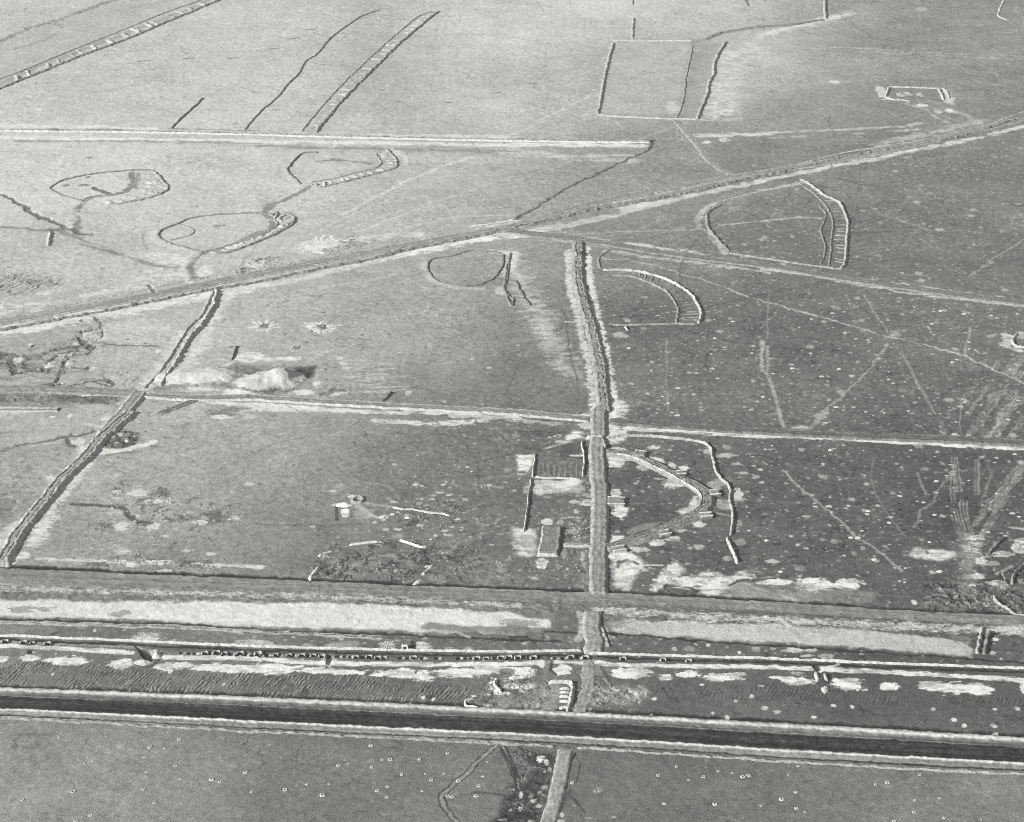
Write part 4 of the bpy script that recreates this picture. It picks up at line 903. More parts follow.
poly(P(3,3,185,203,215,212,225,240,205,232,190,218), 56, .9, soft=.8, rag=1, dh=-.8); poly(P(3,3,240,240,262,236,270,262,250,280,238,262), 48, .9, soft=.8, rag=1, dh=-.8)
line(P(3,3,215,232,240,222,290,205), 2, 214, .9); ell(P(3,3,255,300)[0], 7, 4, 90, .7, rag=.7, rough=.9); ell(P(3,3,240,172)[0], 6, 2.6, 150, .7, rag=.5, rough=.4); line(P(3,3,110,145,150,152,200,150), 3, 205, .8, rag=.4); line(P(3,3,150,172,180,170), 2, 214, .8)
line(P(3,2,440,185,448,190), 2, 40, .8)
# --- works between the low bank and the highway
zk = cz(400,630,4.876)
poly(zk(420,395,430,330,560,300,640,270,720,250,780,245,770,320,760,395), 150, .85, soft=2, rag=2.5, rough=.12)
poly(zk(390,240,470,225,640,250,560,330,430,330,380,300), 120, .7, soft=2.5, rag=4, rough=.9)
for a, b, rx, ry in ((445,265,3,5.5),(480,290,4,2.6),(505,308,9,1.6),(430,312,2.6,1.6),(545,275,9,3),(620,275,8,3),(690,165,4,4),(790,192,9,4),(360,322,2.4,1.4),(115,328,2,1.6),(160,335,2,1.4),(465,245,2,3)):
    ell(zk(a,b)[0], rx, ry, 230, .92, rag=.4)
ell(zk(520,205)[0], 8, 3, 92, .7, rag=.5); ell(zk(430,380)[0], 9, 5, 100, .6, rag=.6, rough=.5); ell(zk(140,325)[0], 5, 2, 60, .7, rag=.6); ell(zk(400,260)[0], 4, 8, 104, .7, rag=.4)
line(zk(710,130,715,170,700,240), 5, 128, .8); line(zk(740,165,735,195,760,215), 3, 60, .9)
poly(P(3,2,320,265,400,275,470,290,525,290,530,330,500,355,430,365,330,365,300,340), 168, .75, soft=2, rag=4, rough=.9)
poly(P(3,2,300,60,360,60,385,110,390,150,300,150), 165, .5, soft=2, rag=2)
fringe(P(3,2,275,0,285,60,265,110), 4, 205, .4, .8, streak=1); fringe(P(3,2,365,60,385,130), 4, 216, .4, .8, streak=1)
line(P(3,2,360,0,362,40,380,90,395,135), 3.2, 44, .9, rag=.2); line(P(3,2,375,80,415,92), 2, 50, .8); ell(P(3,2,340,230)[0], 12, 6, 150, .6, rag=.6)
line(P(3,2,355,215,380,250,400,290), 4, 70, .7, rag=.5); line(P(3,2,600,300,625,340,655,352), 1.6, 62, .6); line(P(3,2,625,300,660,350), 1.4, 62, .5)
line(P(3,2,0,98,90,103,100,125), 1.8, 60, .8); line(P(3,2,140,78,260,82), 1.8, 58, .8); ell(P(3,2,145,100)[0], 4, 2.4, 140, .7, rough=.8)
# --- the grey plain below the highway
for p, w, v in ((P(3,0,440,800,500,730,560,650,650,545,700,500),3,168),(P(3,0,250,640,330,590),10,160),(P(3,0,330,530,640,620),8,140),(P(3,0,640,700,735,630),3,140),(P(3,3,298,620,270,720,255,822),1.6,104),(P(3,0,630,590,920,600),3,148),(P(3,1,490,595,530,600),6,112)):
    line(p, w, v, .45, soft=w*.5)
poly(P(3,0,20,500,100,450,230,470,230,500,150,540,110,590,40,560), 118, .45, soft=3, rag=5, thr=.42, streak=2)
line(P(3,0,60,540,60,500,110,470,130,490,180,475,210,480), 3, 100, .5, rag=.7)
for a, b, rx, ry, v in ((160,640,60,12,132),(80,720,40,14,152),(560,600,40,10,126)): ell(P(3,0,a,b)[0], rx, ry, v, .35, soft=.5)
for c_, rx, ry, v in ((P(3,2,345,620)[0],13,9,98),(P(3,2,380,710)[0],22,8,104),(P(3,3,110,720)[0],30,10,106),(P(3,1,80,720)[0],40,10,112),(P(3,2,850,700)[0],40,12,126),(P(3,3,900,680)[0],40,14,140)): ell(c_, rx, ry, v, .45, soft=.5, rag=.4)
zb = cz(480,740,7.314)
poly(zb(310,85,575,80,540,230,500,330,470,450,450,600,100,640,130,560,200,440,240,330,330,300,400,200,340,140), 62, .88, soft=2.5, rag=5)
poly(zb(310,85,575,80,540,230,500,330,470,450,450,600,100,640,130,560,200,440,240,330,330,300,400,200,340,140), None, 1, soft=2.5, rag=3, rough=.45)
poly(zb(215,110,300,110,330,190,270,220), 118, .6, soft=2, rag=3)
for a, b, rx, ry, v in ((445,140,4.5,3.6,226),(485,165,3,2.4,222),(510,215,2.2,3,205),(475,235,1.5,1.2,230),(315,280,2.4,1.8,190),(295,500,3,2.4,214),(225,510,1.8,1.3,205),(250,365,1.5,1.2,205),(390,450,3.4,2.4,205),(430,485,3,2,196),(470,345,3,2,165),(440,380,2.4,2,150),(600,545,2.4,2.4,200),(590,590,5,1.6,205),(370,590,2.6,1.4,225),(370,415,2,2,140),(160,580,5,1,150),(300,400,1.6,3.4,205),(600,405,1.6,1.4,196),(640,355,1.8,1.4,180),(675,315,2,1.3,226),(690,478,1.8,1.3,165),(800,570,4,1,150),(970,565,3,1,165)):
    ell(zb(a,b)[0], rx, ry, v, .92, rag=.35)
ell(zb(865,370)[0], 4, 3, 150, .8, rag=.5, rough=.6)
for p in (zb(700,100,660,180,640,260,625,350), ): line(p, 1.3, 44, .95)
for p in (zb(705,125,730,140,735,180,722,230,708,300), zb(735,180,718,240,705,310), zb(660,410,700,455,770,530), zb(690,430,730,480), zb(-140,400,0,392,180,400), zb(-60,380,60,385,200,410), zb(300,100,320,140), zb(240,510,290,560)): line(p, .8, 74, .8)
line(zb(165,58,210,165,255,285,290,365), 2.6, 160, .7); line(zb(290,455,350,505,415,550), 2.2, 165, .7)
for p in (zb(150,62,200,175,245,290,280,370), zb(182,58,228,165,270,275,305,360), zb(280,462,345,512,405,556), zb(300,450,360,498,425,542)): line(p, 1.0, 60, .85)
fringe(zb(560,540,620,420,650,360), 3, 60, .5, .5, streak=1)
for o_ in (-9, 9):
    line(P(3,1,940+o_,525,860+o_,600,780+o_,675,737+o_,712,727+o_,740,752+o_,780,790+o_,815,820+o_,850), 1.2, 50, .95)
line(P(3,1,940,525,860,600,780,675,737,712,727,740,752,780,790,815,820,850), 2.0, 158, .7)
for p in (P(3,1,962,530,1000,600,1022,665), P(3,1,980,530,1012,595,1035,650)): line(p, .9, 60, .9)
# more of the north: broken line of the field track, hut works beside the west road
line(P(0,2,560,548,560,570,545,585,450,628,400,655,330,688,190,757,100,815) + P(1,2,70,30,20,55), 2.1, 78, .9, soft=.9, dh=-.5)
line(P(0,2,600,545,640,548,690,548), 6, 168, .6)
line(P(0,2,655,473,690,530,730,572,760,618,812,660,875,692), 18, 186, .8, rag=.5, streak=2); line(P(0,2,650,470,685,530,722,572,750,618,800,660,870,692), 11, 136, .85)
poly(P(2,0,385,142,410,110,430,90,480,80,545,88,540,110,522,138,480,150,420,150), 78, .85, soft=1.2, rag=2, rough=1.0)
line(P(2,0,395,150,450,160,520,150,600,126), 4, 232, .95, rag=.2); line(P(2,0,420,175,520,162), 3, 104, .6, rag=.3)
for a, b in ((440,105),(470,98),(495,120),(520,100),(455,128)): ell(P(2,0,a,b)[0], 2.2, 1.2, 205, .9, rag=.4)
for k in range(70):
    r1, r2 = _T[k, 120], _T[k, 130]
    ell((60 + 380 * r1, 300 + 260 * r2), 1.1 + .8 * _T[k, 140], .8, 96, .8, rag=.4)
cracks(zb(240,80,600,80,560,400,440,620,100,640,200,300), 44, .7, 3.2, .07, -.2, 150)
cracks(zk(380,220,680,220,760,280,760,395,400,395), 80, .7, 3.5, .06, -.3, 214); cracks(P(3,2,300,250,540,270,540,370,300,390), 96, .7, 3.2, .06, -.3, 205)
# halo behind the highway verge
fringe([(0,716),(260,728),(512,743)], 2, 205, .5, .6, streak=.8)
# ================================================================ the ground sheet
def ground():
    fine = FIELD_RES
    nr = int(1150 / fine); nc = int(1250 / fine)
    b = np.linspace(-40, 862, nr)                    # survey rows, even in the photograph: finer close by
    yr = np.array([at(512, v)[1] for v in b[::-1]])
    y = np.concatenate([[-3000, -900, 0, 450, 700], yr, [2600, 3100, 4200, 6500, 12000, 25000, 60000]])
    y = np.unique(y)
    sx = np.concatenate([[-40, -9, -3, -1, -.5, -.32], np.linspace(-.262, .262, nc), [.32, .5, 1, 3, 9, 40]])
    k = np.maximum(y, 900) * 1.0
    X = sx[None, :] * (k[:, None] * CD + ALT * SD) ; Y = np.repeat(y[:, None], len(sx), 1)
    t = np.zeros(X.shape); h = np.zeros(X.shape)
    near = (Y > 650) & (Y < 2700) & (np.abs(X) < 800)
    for i in range(0, len(y), 60):
        s_ = slice(i, i + 60)
        m = near[s_]
        if m.any():
            a, b_ = field(X[s_][m], Y[s_][m]); tt = t[s_]; hh = h[s_]; tt[m] = a; hh[m] = b_
            t[s_] = tt; h[s_] = hh
    out = ~near
    t[out] = base_tone(X[out], Y[out])
    o = link('ground', mesh_grid('ground', X, Y, h, t, M_GROUND))
    return tag(o, kind='structure')
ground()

# ================================================================ roads
RD = dict(tvar=5)
# far embankment road with its dark ditch line, ends short of the crossing
road('road', [(-120,126.5),(0,130.2),(130,131.8),(260,134.6),(400,138.4),(515,140.6),(600,141.8),(652,142.2)], 3.6, .7, 170, 216, lip=.5, tvar=4)
# great diagonal road with a toothed windrow of spoil along its south side
road('road', [(-120,349),(0,323),(60,312),(128,300),(205,285),(255,274.5),(370,253),(450,238.5),(515,226.5),(600,203),(700,183),(770,172),(870,154.5),(960,134),(1024,119),(1100,98)], 9, .5, 150, 178, lip=.5, streaks=26)
berm('thin broken pale bank along the north edge of the diagonal road, east half', P(1,2,-10,78,150,45,300,10) + P(0,2,500,778,640,750,760,724,900,690,1018,668) + P(0,3,150,640,300,600,440,578,690,534,850,494,1018,438,1200,380), 3.2, .9, 186, name='spoil_bank', cat='spoil bank', wob=.4, lump=.35)
berm('thin broken pale bank along the north edge of the diagonal road, west half', [(-60,334)] + P(1,0,40,455,160,420,300,385,500,345,700,305,860,275,1018,245) + P(1,1,100,235,300,195,480,160,700,120,900,82,1018,62), 3.0, .7, 180, name='spoil_bank', cat='spoil bank', wob=.4, lump=.35)
berm('toothed dark windrow of spoil along the west half of the diagonal road', [(-60,343),(0,331)] + P(1,0,180,458,350,427,560,387,700,357,830,333) + P(1,1,0,306,160,270,300,243,450,214,620,173,800,138,940,108,1018,95), 4.8, 1.8, 140, name='windrow', cat='spoil bank', wob=.35, lump=.34, scallop=.3)
berm('toothed dark windrow of spoil along the east half of the diagonal road', P(1,2,0,92,150,62,300,28,400,5) + P(0,2,500,792,640,767,760,742,900,707,1018,684) + P(0,3,150,657,300,618,440,596,690,552,850,512,1018,457,1200,400), 5.4, 2.1, 140, name='windrow', cat='spoil bank', wob=.35, lump=.34, scallop=.3)
# the track that splits off to the east
road('road', [(505,230.5),(530,234),(586,240.8),(663,253),(717,260),(770,266.5),(841,278.5),(943,293),(1024,303.5),(1110,314)], 7, .7, 124, 130, lip=.4, streaks=16)
# middle east-west road
road('road', [(-90,388.5),(0,389),(60,390),(138,394)], 10, .5, 146, 150, streaks=14)
road('road', [(140,395),(190,398.5),(255,398.5),(340,403.5),(400,407),(515,413),(592,420)], 6, .8, 138, 190, lip=.5, streaks=14)
road('road', [(608,421.5),(690,427),(765,431.8),(860,436.5),(960,440.5),(1024,443.6),(1110,448)], 6.5, .9, 104, 112, lip=.6, streaks=14)
# raised causeway north-south
CW = [P(1,2,268,160)[0], P(1,2,268,230)[0], P(1,2,270,300)[0], P(1,2,290,390)[0], P(1,2,322,500)[0], P(1,2,345,600)[0], P(1,2,360,700)[0], P(1,2,368,815)[0], P(2,2,354,0)[0], P(2,2,347,100)[0], P(2,2,342,200)[0], P(2,2,352,330)[0], P(2,2,352,400)[0], P(2,2,350,500)[0], P(2,2,348,600)[0], P(2,2,347,735)[0]]
road('causeway', [(577.6,241.5)] + CW[:8], 5.2, 1.6, 142, 146, lip=.25, streaks=26, lump=.12, wob=.08, tvar=12)
road('causeway', CW[7:], 6.6, 1.4, 150, 156, lip=.2, streaks=26, lump=.12, wob=.07, tvar=12, jit=.8)
road('causeway', P(3,2,322,-8,324,60,330,110,330,170), 7.4, .9, 158, 165, streaks=18, wob=.12)
road('track', P(3,2,322,175,312,230,302,300,285,360,272,398), 5.2, .12, 150, 158, streaks=12, wob=.35)
road('track', P(3,2,218,530,205,600,190,680,170,760,145,840,125,910), 5.4, .7, 156, 168, streaks=22, lump=.1)
road('road', P(0,2,650,473,675,500,700,530,722,552,740,572,770,618,820,658,885,690), 5.0, .25, 150, 168, lip=.0, streaks=14, wob=.2)
# west diagonal road down to the south road
road('road', P(1,0,556,728,520,770,478,822,400,905), 7, 1.2, 150, 190, lip=.5, streaks=14)
road('road', P(2,0,520,5,400,110,330,190,250,265,190,340,120,425,70,490,30,560,2,612), 5.2, 1.6, 152, 186, lip=.6, streaks=14, wob=.1)
road('track', zm(-20,652,60,625,150,590,240,558), 3.4, .5, 118, 140, lip=.3)
# south road
SR_A = [(-90,566.5),(0,568.5),(130,574),(260,579.5),(400,585.5),(512,590),(640,595),(765,602.5),(900,611),(1024,616.5),(1110,621)]
SR_B = [(-90,583.5),(0,585.5),(130,588.5),(260,593),(400,597),(512,601.5),(640,607),(765,612.5),(900,620.5),(1024,627.5),(1110,632)]
def band(name, pa, pb, rails, mat=M_ROAD, kind='structure', ds=1.0, **k):
    xs = [p[0] for p in pa]
    X = np.linspace(min(xs), max(xs), int((max(xs) - min(xs)) * mpp(512, pa[0][1]) / ds))
    A = np.array([at(x, np.interp(x, xs, [p[1] for p in pa])) for x in X])
    B = np.array([at(x, np.interp(x, [p[0] for p in pb], [p[1] for p in pb])) for x in X])
    o = strip(name, A, B, rails, mat=mat, ends=False, **k)
    if kind: o['kind'] = kind
    return o
band('road', SR_A, SR_B, [(0,-.6,None),(.03,.85,120),(.08,1.0,134),(.16,.85,138),(.5,.9,128),(.62,.9,142),(.7,.85,122),(.8,.5,118),(1,-.2,None)], lump=.07, streaks=22, tvar=6)
# highway on its embankment
HW_A = [(-90,684),(0,688.2),(130,692.5),(260,697.6),(400,704),(512,709.5),(640,716),(765,722.5),(900,730.5),(1024,738),(1110,743)]
HW_B = [(-90,715),(0,719.2),(130,726),(260,733.5),(400,740),(512,745.5),(640,753),(765,762),(900,769.5),(1024,776),(1110,781)]
band('highway', HW_A, HW_B, [(0,-.4,None),(.025,1.1,100),(.075,1.85,150),(.12,1.75,206),(.14,1.5,220),(.16,1.3,170),(.19,1.2,120),(.22,1.12,112),(.285,1.12,96),(.30,1.14,150),(.31,1.15,90),(.325,1.17,60),(.46,1.25,50),(.50,1.26,66),(.515,1.26,48),(.69,1.12,52),(.70,1.12,90),(.715,1.35,190),(.735,1.4,228),(.75,1.1,205),(.765,.8,128),(.81,.35,132),(.84,.2,150),(.855,.05,56),(.875,.05,60),(.89,.0,120),(1,-.3,None)], mat=M_ASPH, lump=.07, streaks=30, tvar=9, ds=.7, jit=.65)
berm('low rough crumbling bank below the highway, west of the crossing track', [(x, np.interp(x, [p[0] for p in HW_B], [p[1] for p in HW_B]) - 1.4) for x in (-60, 60, 160, 260, 360, 460, 556)], 2.6, .8, 150, name='earth_bank', cat='earth bank', wob=.45, lump=.4, scallop=.5)
berm('low rough crumbling bank below the highway, east of the crossing track', [(x, np.interp(x, [p[0] for p in HW_B], [p[1] for p in HW_B]) - 1.4) for x in (576, 660, 760, 860, 960, 1080)], 2.6, .8, 160, name='earth_bank', cat='earth bank', wob=.45, lump=.3, scallop=.4)

# ================================================================ long earthen banks
berm('long low pale-crested bank above the row of dugouts, west of the causeway', [(-90,632),(0,635.6),(130,641),(260,646.8),(400,650.5),(512,652),(583,650.8)], 1.9, 1.2, 206, straight=True, name='earth_bank', cat='earth bank', wob=.08, lump=.06)
berm('long low earth bank east of the causeway, pale crest over a dark ditch', [(588,653.5),(640,655),(765,658.6),(900,664.2),(1024,668.6),(1110,672.5)], 1.9, 1.2, 206, straight=True, name='earth_bank', cat='earth bank', wob=.08, lump=.06)
# trench banks beside the north-west road
b_ = berm('bright toothed spoil bank curving down from the diagonal road to the west crossroads', P(1,0,852,330,845,365,832,405,790,470,745,520,712,575,680,630,640,690,622,712), 5.2, 2.3, 190, cat='spoil bank', name='spoil_bank', wob=.3, lump=.2, scallop=.35)
berm('smooth narrow bank on the west side of the deep trench above the west crossroads', P(1,0,838,335,820,375,790,430,745,475,712,520,670,590,620,660,560,722), 3.6, 1.1, 176, cat='spoil bank', name='spoil_bank')

# ================================================================ banked strips with vehicle bays between two ridges
def bays(label, outer, inner, p0, n, w_out=4.2, w_in=3, h=1.7, hin=.9, tone=None, t0=.03, t1=.97, cross_w=3.0, ctone=200, ch=1.0, cat='revetment', tin=None):
    r = root('revetment', label, cat, p0)
    berm(None, outer, w_out, h, tone, parent=r, part='outer_bank')
    if w_in: berm(None, inner, w_in, hin, tin or tone, parent=r, part='inner_bank')
    ds = 2.0
    A = spline(Wd(outer), ds); B = spline(Wd(inner), ds)
    u = np.linspace(0, 1, 200)
    def res(w): 
        s = np.concatenate([[0], np.cumsum(np.linalg.norm(np.diff(w, axis=0), axis=1))]); s /= s[-1]
        return np.stack([np.interp(u, s, w[:, 0]), np.interp(u, s, w[:, 1])], 1)
    A = res(A); B = res(B)
    rnd = np.random.RandomState(n + int(abs(p0[0])))
    for i in range(n):
        if rnd.rand() < .1: continue
        f = t0 + (t1 - t0) * (i + .5) / n + rnd.uniform(-.28, .28) / n
        k = int(f * 199); a = A[k]; c = B[k] + (A[k] - B[k]) * rnd.uniform(.08, .3)
        w = np.array([a + (c - a) * q / 6 for q in range(7)])
        X = []
        nn = max(4, int(np.linalg.norm(c - a) / .9))
        w = np.array([a + (c - a) * q / nn for q in range(nn + 1)])
        L, R = offs(w, cross_w * rnd.uniform(.6, 1.15))
        strip('cross_bank', L, R, BERM(ch * rnd.uniform(.5, 1.2), ctone + rnd.uniform(-22, 8)), parent=r, wob=.35, lump=.35)
    return r

r_ = bays('long straight double bank with pale bays crossing the far north-west corner', P(0,0,-160,412,0,347,150,287,330,215,500,152,640,92,760,42,870,-3,960,-40), P(0,0,-160,375,0,310,100,272,300,190,480,118,640,52,760,10,820,-15,900,-50), (100,45), 21, w_out=7, w_in=4, h=2.0, hin=1.0, tone=150, cross_w=7, ctone=186, ch=1.2)
bays('long curved double bank with small bays rising north from the far embankment road', P(0,1,235,522,290,455,350,385,420,315,490,245,550,185,620,125,680,75,722,43), P(0,1,180,517,230,455,290,385,350,322,420,255,480,200,540,145,600,95,650,60,695,45), (370,75), 24, w_out=6, w_in=4, h=2.0, hin=1.0, tone=156, cross_w=5, ctone=196, ch=1.0)
bays('curved double bank with bays closing the oval nearest the left edge', za(840,145,880,180,910,215,943,265,900,295,820,325,720,348,600,368,520,372), za(745,160,742,200,722,262,690,290,640,305,590,318,540,330,490,338,440,345), (140,190), 12, w_out=5, w_in=0, h=1.5, tone=162, cross_w=7, ctone=205, ch=.9)
bays('hooked double bank with pale bays just below the far embankment road', P(0,1,512,585,540,612,557,638,545,660,500,673,440,690,340,715,250,733,215,720), P(0,1,468,598,485,620,496,640,470,658,400,675,320,696,260,708,225,714,205,712), (350,170), 15, w_out=4.5, w_in=3, h=1.6, hin=.9, tone=160, cross_w=5.5, ctone=212, ch=1.0)
bays('S-shaped double bank with pale bays above the west end of the diagonal road', Z(255,205,3.915,60,45,95,30,130,37,153,52,140,80,90,110,20,140,-40,165,-100,185,-165,193), Z(255,205,3.915,50,55,80,62,88,75,70,95,30,117,-20,135,-80,150,-140,168,-190,182,-215,188), (250,230), 15, w_out=4.5, w_in=3, h=1.6, hin=.9, tone=158, cross_w=5, ctone=206, ch=1.0)
zf = cz(600,240,8.217)
bays('arc of double bank with narrow bays east of the causeway head', zf(20,250,160,248,290,258,430,288,560,335,670,390,760,460,800,530,835,605,812,688), zf(100,292,250,300,380,340,500,395,570,445,620,520,640,600,628,672,628,680,630,684), (690,290), 22, w_out=3.4, w_in=3.0, h=1.9, hin=1.1, tone=186, tin=140, cross_w=2.0, ctone=148, ch=.6, t0=.2)
bays('tall double bank with a ladder of bays on the east end of the D-shaped enclosure', P(1,3,140,-100,180,-80,235,-38,290,-12,312,20,328,75,324,130,320,185,318,228,300,250), P(1,3,120,-95,160,-70,200,-40,235,-5,262,40,270,90,262,140,262,180,258,215,256,240), (835,230), 20, w_out=3.8, w_in=2.6, h=2.0, hin=.9, tone=176, tin=142, cross_w=2.1, ctone=156, ch=.7, t0=.05)
# ladder of pits by the highway
r_ = root('revetment', 'short ladder of five pale banked bays right above the highway, left of the track', 'revetment', (566,694))
berm(None, zk(720,256,780,252,832,262,845,285,838,320,832,350,826,375,815,402), 3.0, 1.7, 200, parent=r_, part='outer_bank')
for y0 in (288, 306, 328, 352, 378):
    berm(None, zk(772, y0, 800, y0 - 3, 834, y0), 2.6, 1.1, 205, parent=r_, part='cross_bank')

# ================================================================ single berms
BL = [
 ('thin dark line of bank enclosing the west side of the oval near the left edge', za(860,142,760,135,600,148,420,165,270,195,190,222,140,258,160,282,220,310,300,332,368,348), 3.6, 1.1, 130),
 ('short thick bank standing alone below the west track, dark on its east side', za(140,555,133,600,122,660), 4.6, 2.0, 190),
 ('thin dark bank closing the west side of the hooked double bank', P(0,1,250,598,190,600,150,633,128,668,150,695,180,722), 3.8, 1.4, 130),
 ('thin dark looping bank at the west end of the S-shaped double bank', P(1,0,800,188,740,172,680,155,635,135,620,120,635,98,690,76,740,55,800,44,900,36,1018,32,1070,36), 3.6, 1.2, 134),
 ('small dark hooked bank inside the loop of the S-shaped double bank', P(1,0,700,75,735,86,762,102,742,120,700,130,660,140), 2.0, .6, 140),
 ('long thin winding bank left of the far curved double bank', P(0,0,955,512,1018,440,1090,378,1128,328,1168,290,1198,240,1238,215,1283,160,1318,130,1368,95,1418,62,1488,38), 4.2, 1.3, 138),
 ('short dark bank meeting the far embankment road left of the winding bank', P(0,0,668,506,700,472,750,428,795,382), 5, 1.5, 132),
 ('straight bank with a dark east side, west edge of the far rectangular field', P(0,2,405,168,385,240,370,310,357,380,343,448), 5.5, 2.2, 170),
 ('straight pale bank, south edge of the far rectangular field', P(0,2,335,450,450,458,560,463,660,466,735,467), 5.5, 1.1, 206),
 ('faint low bank, north edge of the far rectangular field', P(0,2,400,160,520,160,720,160), 4.5, 1.2, 200),
 ('wavy thick bank with a washed white east side in the far north', P(0,2,845,162,818,210,800,250,797,292,780,325,772,370,750,420,733,468), 5.5, 2.4, 170),
 ('thin broken bank, east side inside the far rectangular field', P(0,2,715,180,705,230,688,310,682,370,667,430,650,465), 3.4, 1.0, 150),
 ('short upright bank north of the far rectangular field', P(0,2,485,68,482,100,480,152), 5, 1.6, 178),
 ('tiny piece of bank touching the top edge of the view', P(0,2,474,-30,478,0,481,22), 4, 1.2, 170),
 ('short dark bank leaning off the top edge beside the far corner bank', P(0,2,912,-12,925,10,933,26), 5, 1.5, 140),
 ('upright bank running off the top edge, ends in a white washed corner', P(0,3,241,-40,240,0,238,40,243,76), 6, 2.6, 170),
 ('long dark bank curving east from the head of the far corridor', P(0,2,760,158,830,128,920,113,1018,103,1100,98,1170,86,1235,76), 9, 1.3, 132),
 ('crooked pale bank at the top right corner', P(0,3,945,-20,938,5,922,40,920,65,955,80), 4.5, 1.2, 196),
 ('west side of the D-shaped enclosure, bank with a dark inner face', P(0,2,830,800,800,815,775,835,770,865,776,893,810,935,860,985), 4.4, 1.5, 146),
 ('straight pale south bank of the D-shaped enclosure beside the branch track', P(1,2,855,188,940,202,1018,213,1120,230,1220,243,1305,252), 3.6, 1.2, 150),
 ('inner curved bank of the D-shaped enclosure', P(1,3,212,0,243,38,235,66,222,100,240,160,236,200,220,232), 2.8, .9, 132),
 ('pale thin bank arching over the north side of the D-shaped enclosure', P(1,2,786,22,806,0,830,-15,915,-37,1018,-62,1075,-75,1150,-90), 2.6, .8, 204),
 ('closed ring of low dark bank below the bend of the diagonal road', P(1,1,692,214,676,240,690,275,720,300,780,312,860,318,920,298,955,265,972,222,966,192,900,181,850,178,780,198), 2.6, 1.0, 118),
 ('short upright bank on the right of the closed ring', P(1,1,1000,190,993,240,988,285,975,318), 2.6, 1.0, 130),
 ('crooked little bank tail below the closed ring', P(1,1,972,320,985,350,1010,370,1005,395), 3, 1.2, 130),
 ('small broken bank starting the washed trail west of the causeway', P(1,2,20,295,40,335,70,385,82,395), 3, 1.3, 120),
 ('straight pale bank closing the south side of the bayed arc', zf(90,697,250,697,400,695,600,690,700,690,800,694), 3.6, .8, 150),
 ('stub of bank hanging below the south side of the bayed arc', zf(202,710,218,728,232,748), 2.4, 1.4, 190),
 ('bent low bank at the gate between causeway head and branch track', P(1,2,392,175,350,207,352,250), 3, 1.1, 150),
 ('horseshoe bank with a dark hollow at the right edge of the view', zr(860,92,810,95,785,120,772,150,790,175,840,190,900,196), 3.4, 1.7, 190),
 ('long pale outer bank sweeping round the curved spur road', zp(30,62,110,46,200,38,300,40,450,55,600,70,665,88,700,120,714,180,730,250,760,305,800,340,826,380,822,440,836,510,838,590,824,668), 2.4, 1.6, 176),
 ('slanting end piece of the outer bank below the curved spur road', zp(804,676,830,750,862,826,870,850), 2.6, 1.7, 190),
 ('leaning west wall bank of the small ploughed compound', zc(158,240,146,350,128,485), 1.5, 1.3, 196),
 ('toothed bank trailing south from the small ploughed compound', zc(112,500,100,600,84,700,78,790,62,905,52,960,42,1030,38,1050), 1.5, 1.4, 186),
 ('pale south wall bank of the small ploughed compound', zc(140,490,270,494,400,496,500,500,625,507), 1.6, 1.1, 200),
 ('east wall bank of the small ploughed compound beside the causeway', zc(640,108,632,150,652,240,656,320,650,400,642,478), 1.6, 1.5, 196),
 ('pale bank laid straight across the causeway', zc(668,92,720,95,780,90,836,95,850,130,880,205), 1.4, 2.5, 200),
 ('straight thin pale bank inside the oval position, upper left', zo(245,418,350,405,468,395), 1.9, 1.0, 222),
 ('lumpy pale bank of the oval position, upper right', zo(570,382,600,395,650,412,700,428,755,430), 2.4, 1.2, 224),
 ('short pale bank on the west shoulder of the oval position', zo(50,492,95,470,150,455), 2.4, 1.1, 220),
 ('pale bank at the lower west end of the oval position', zo(-8,640,25,600,62,558), 3, 1.3, 228),
 ('pale bank at the lower east end of the oval position', zo(715,612,750,580,795,540), 2.6, 1.2, 224),
 ('stubby pale bank touching the south road under the oval position', zo(650,662,690,650,725,632), 2.4, 1.1, 220),
 ('long low pale bank trailing east from the white-floored pit', zo(520,175,600,188,660,190,760,210,850,215,905,232), 2.6, .8, 206),
 ('short dark upright bank just north-west of the cone-shaped mound', zm(437,262,425,300,408,345), 2.2, 1.3, 110),
 ('tiny leaning bank south-east of the big mound', P(1,1,500,772,520,752,536,730), 2.4, 1.3, 110),
 ('dark bank slanting through the rough ground at the lower right', ze(480,445,455,470,420,505,400,530), 2.2, 1.4, 110),
 ('dark hooked bank at the right edge above the south road', ze(510,660,520,620,545,590,580,560), 2.4, 1.5, 150),
 ('pale-topped ragged bank along the south road at the far right', ze(430,712,440,740,480,765,520,790,590,800), 2.2, 1.3, 170),
 ('straight thin bank inside the works area left of the ladder of bays', zk(525,238,600,232,680,212), 2.4, 1.3, 206),
 ('small box-shaped white bank round a dark pit above the highway', zk(398,385,350,376,325,368,320,348,345,338,368,330), 2.0, 1.3, 228),
 ('curled white bank among the rubble of the works area', zk(475,235,462,260,475,285,500,305), 2.2, 1.4, 226),
 ('dark bank across the end of the right-hand salt pan', P(3,3,886,75,870,120,862,170), 3, 2.0, 120),
 ('pale twin bank closing the east end of the right-hand salt pan', P(3,3,855,60,845,110,832,165), 3, 1.5, 170),
 ('thin pale bank parallel to the diagonal road at the far left', zw(150,102,200,90,300,75,380,60), 3, 1.0, 214),
 ('ragged low bank north of the branch road where the D-shaped enclosure begins', P(1,2,440,148,520,158,600,168), 2, .6, 190),
]
for lab, p, w, h, tn in BL:
    closed = 'closed ring' in lab
    o = berm(lab, p, w, h, tn, closed=closed, wob=.16, lump=.14)
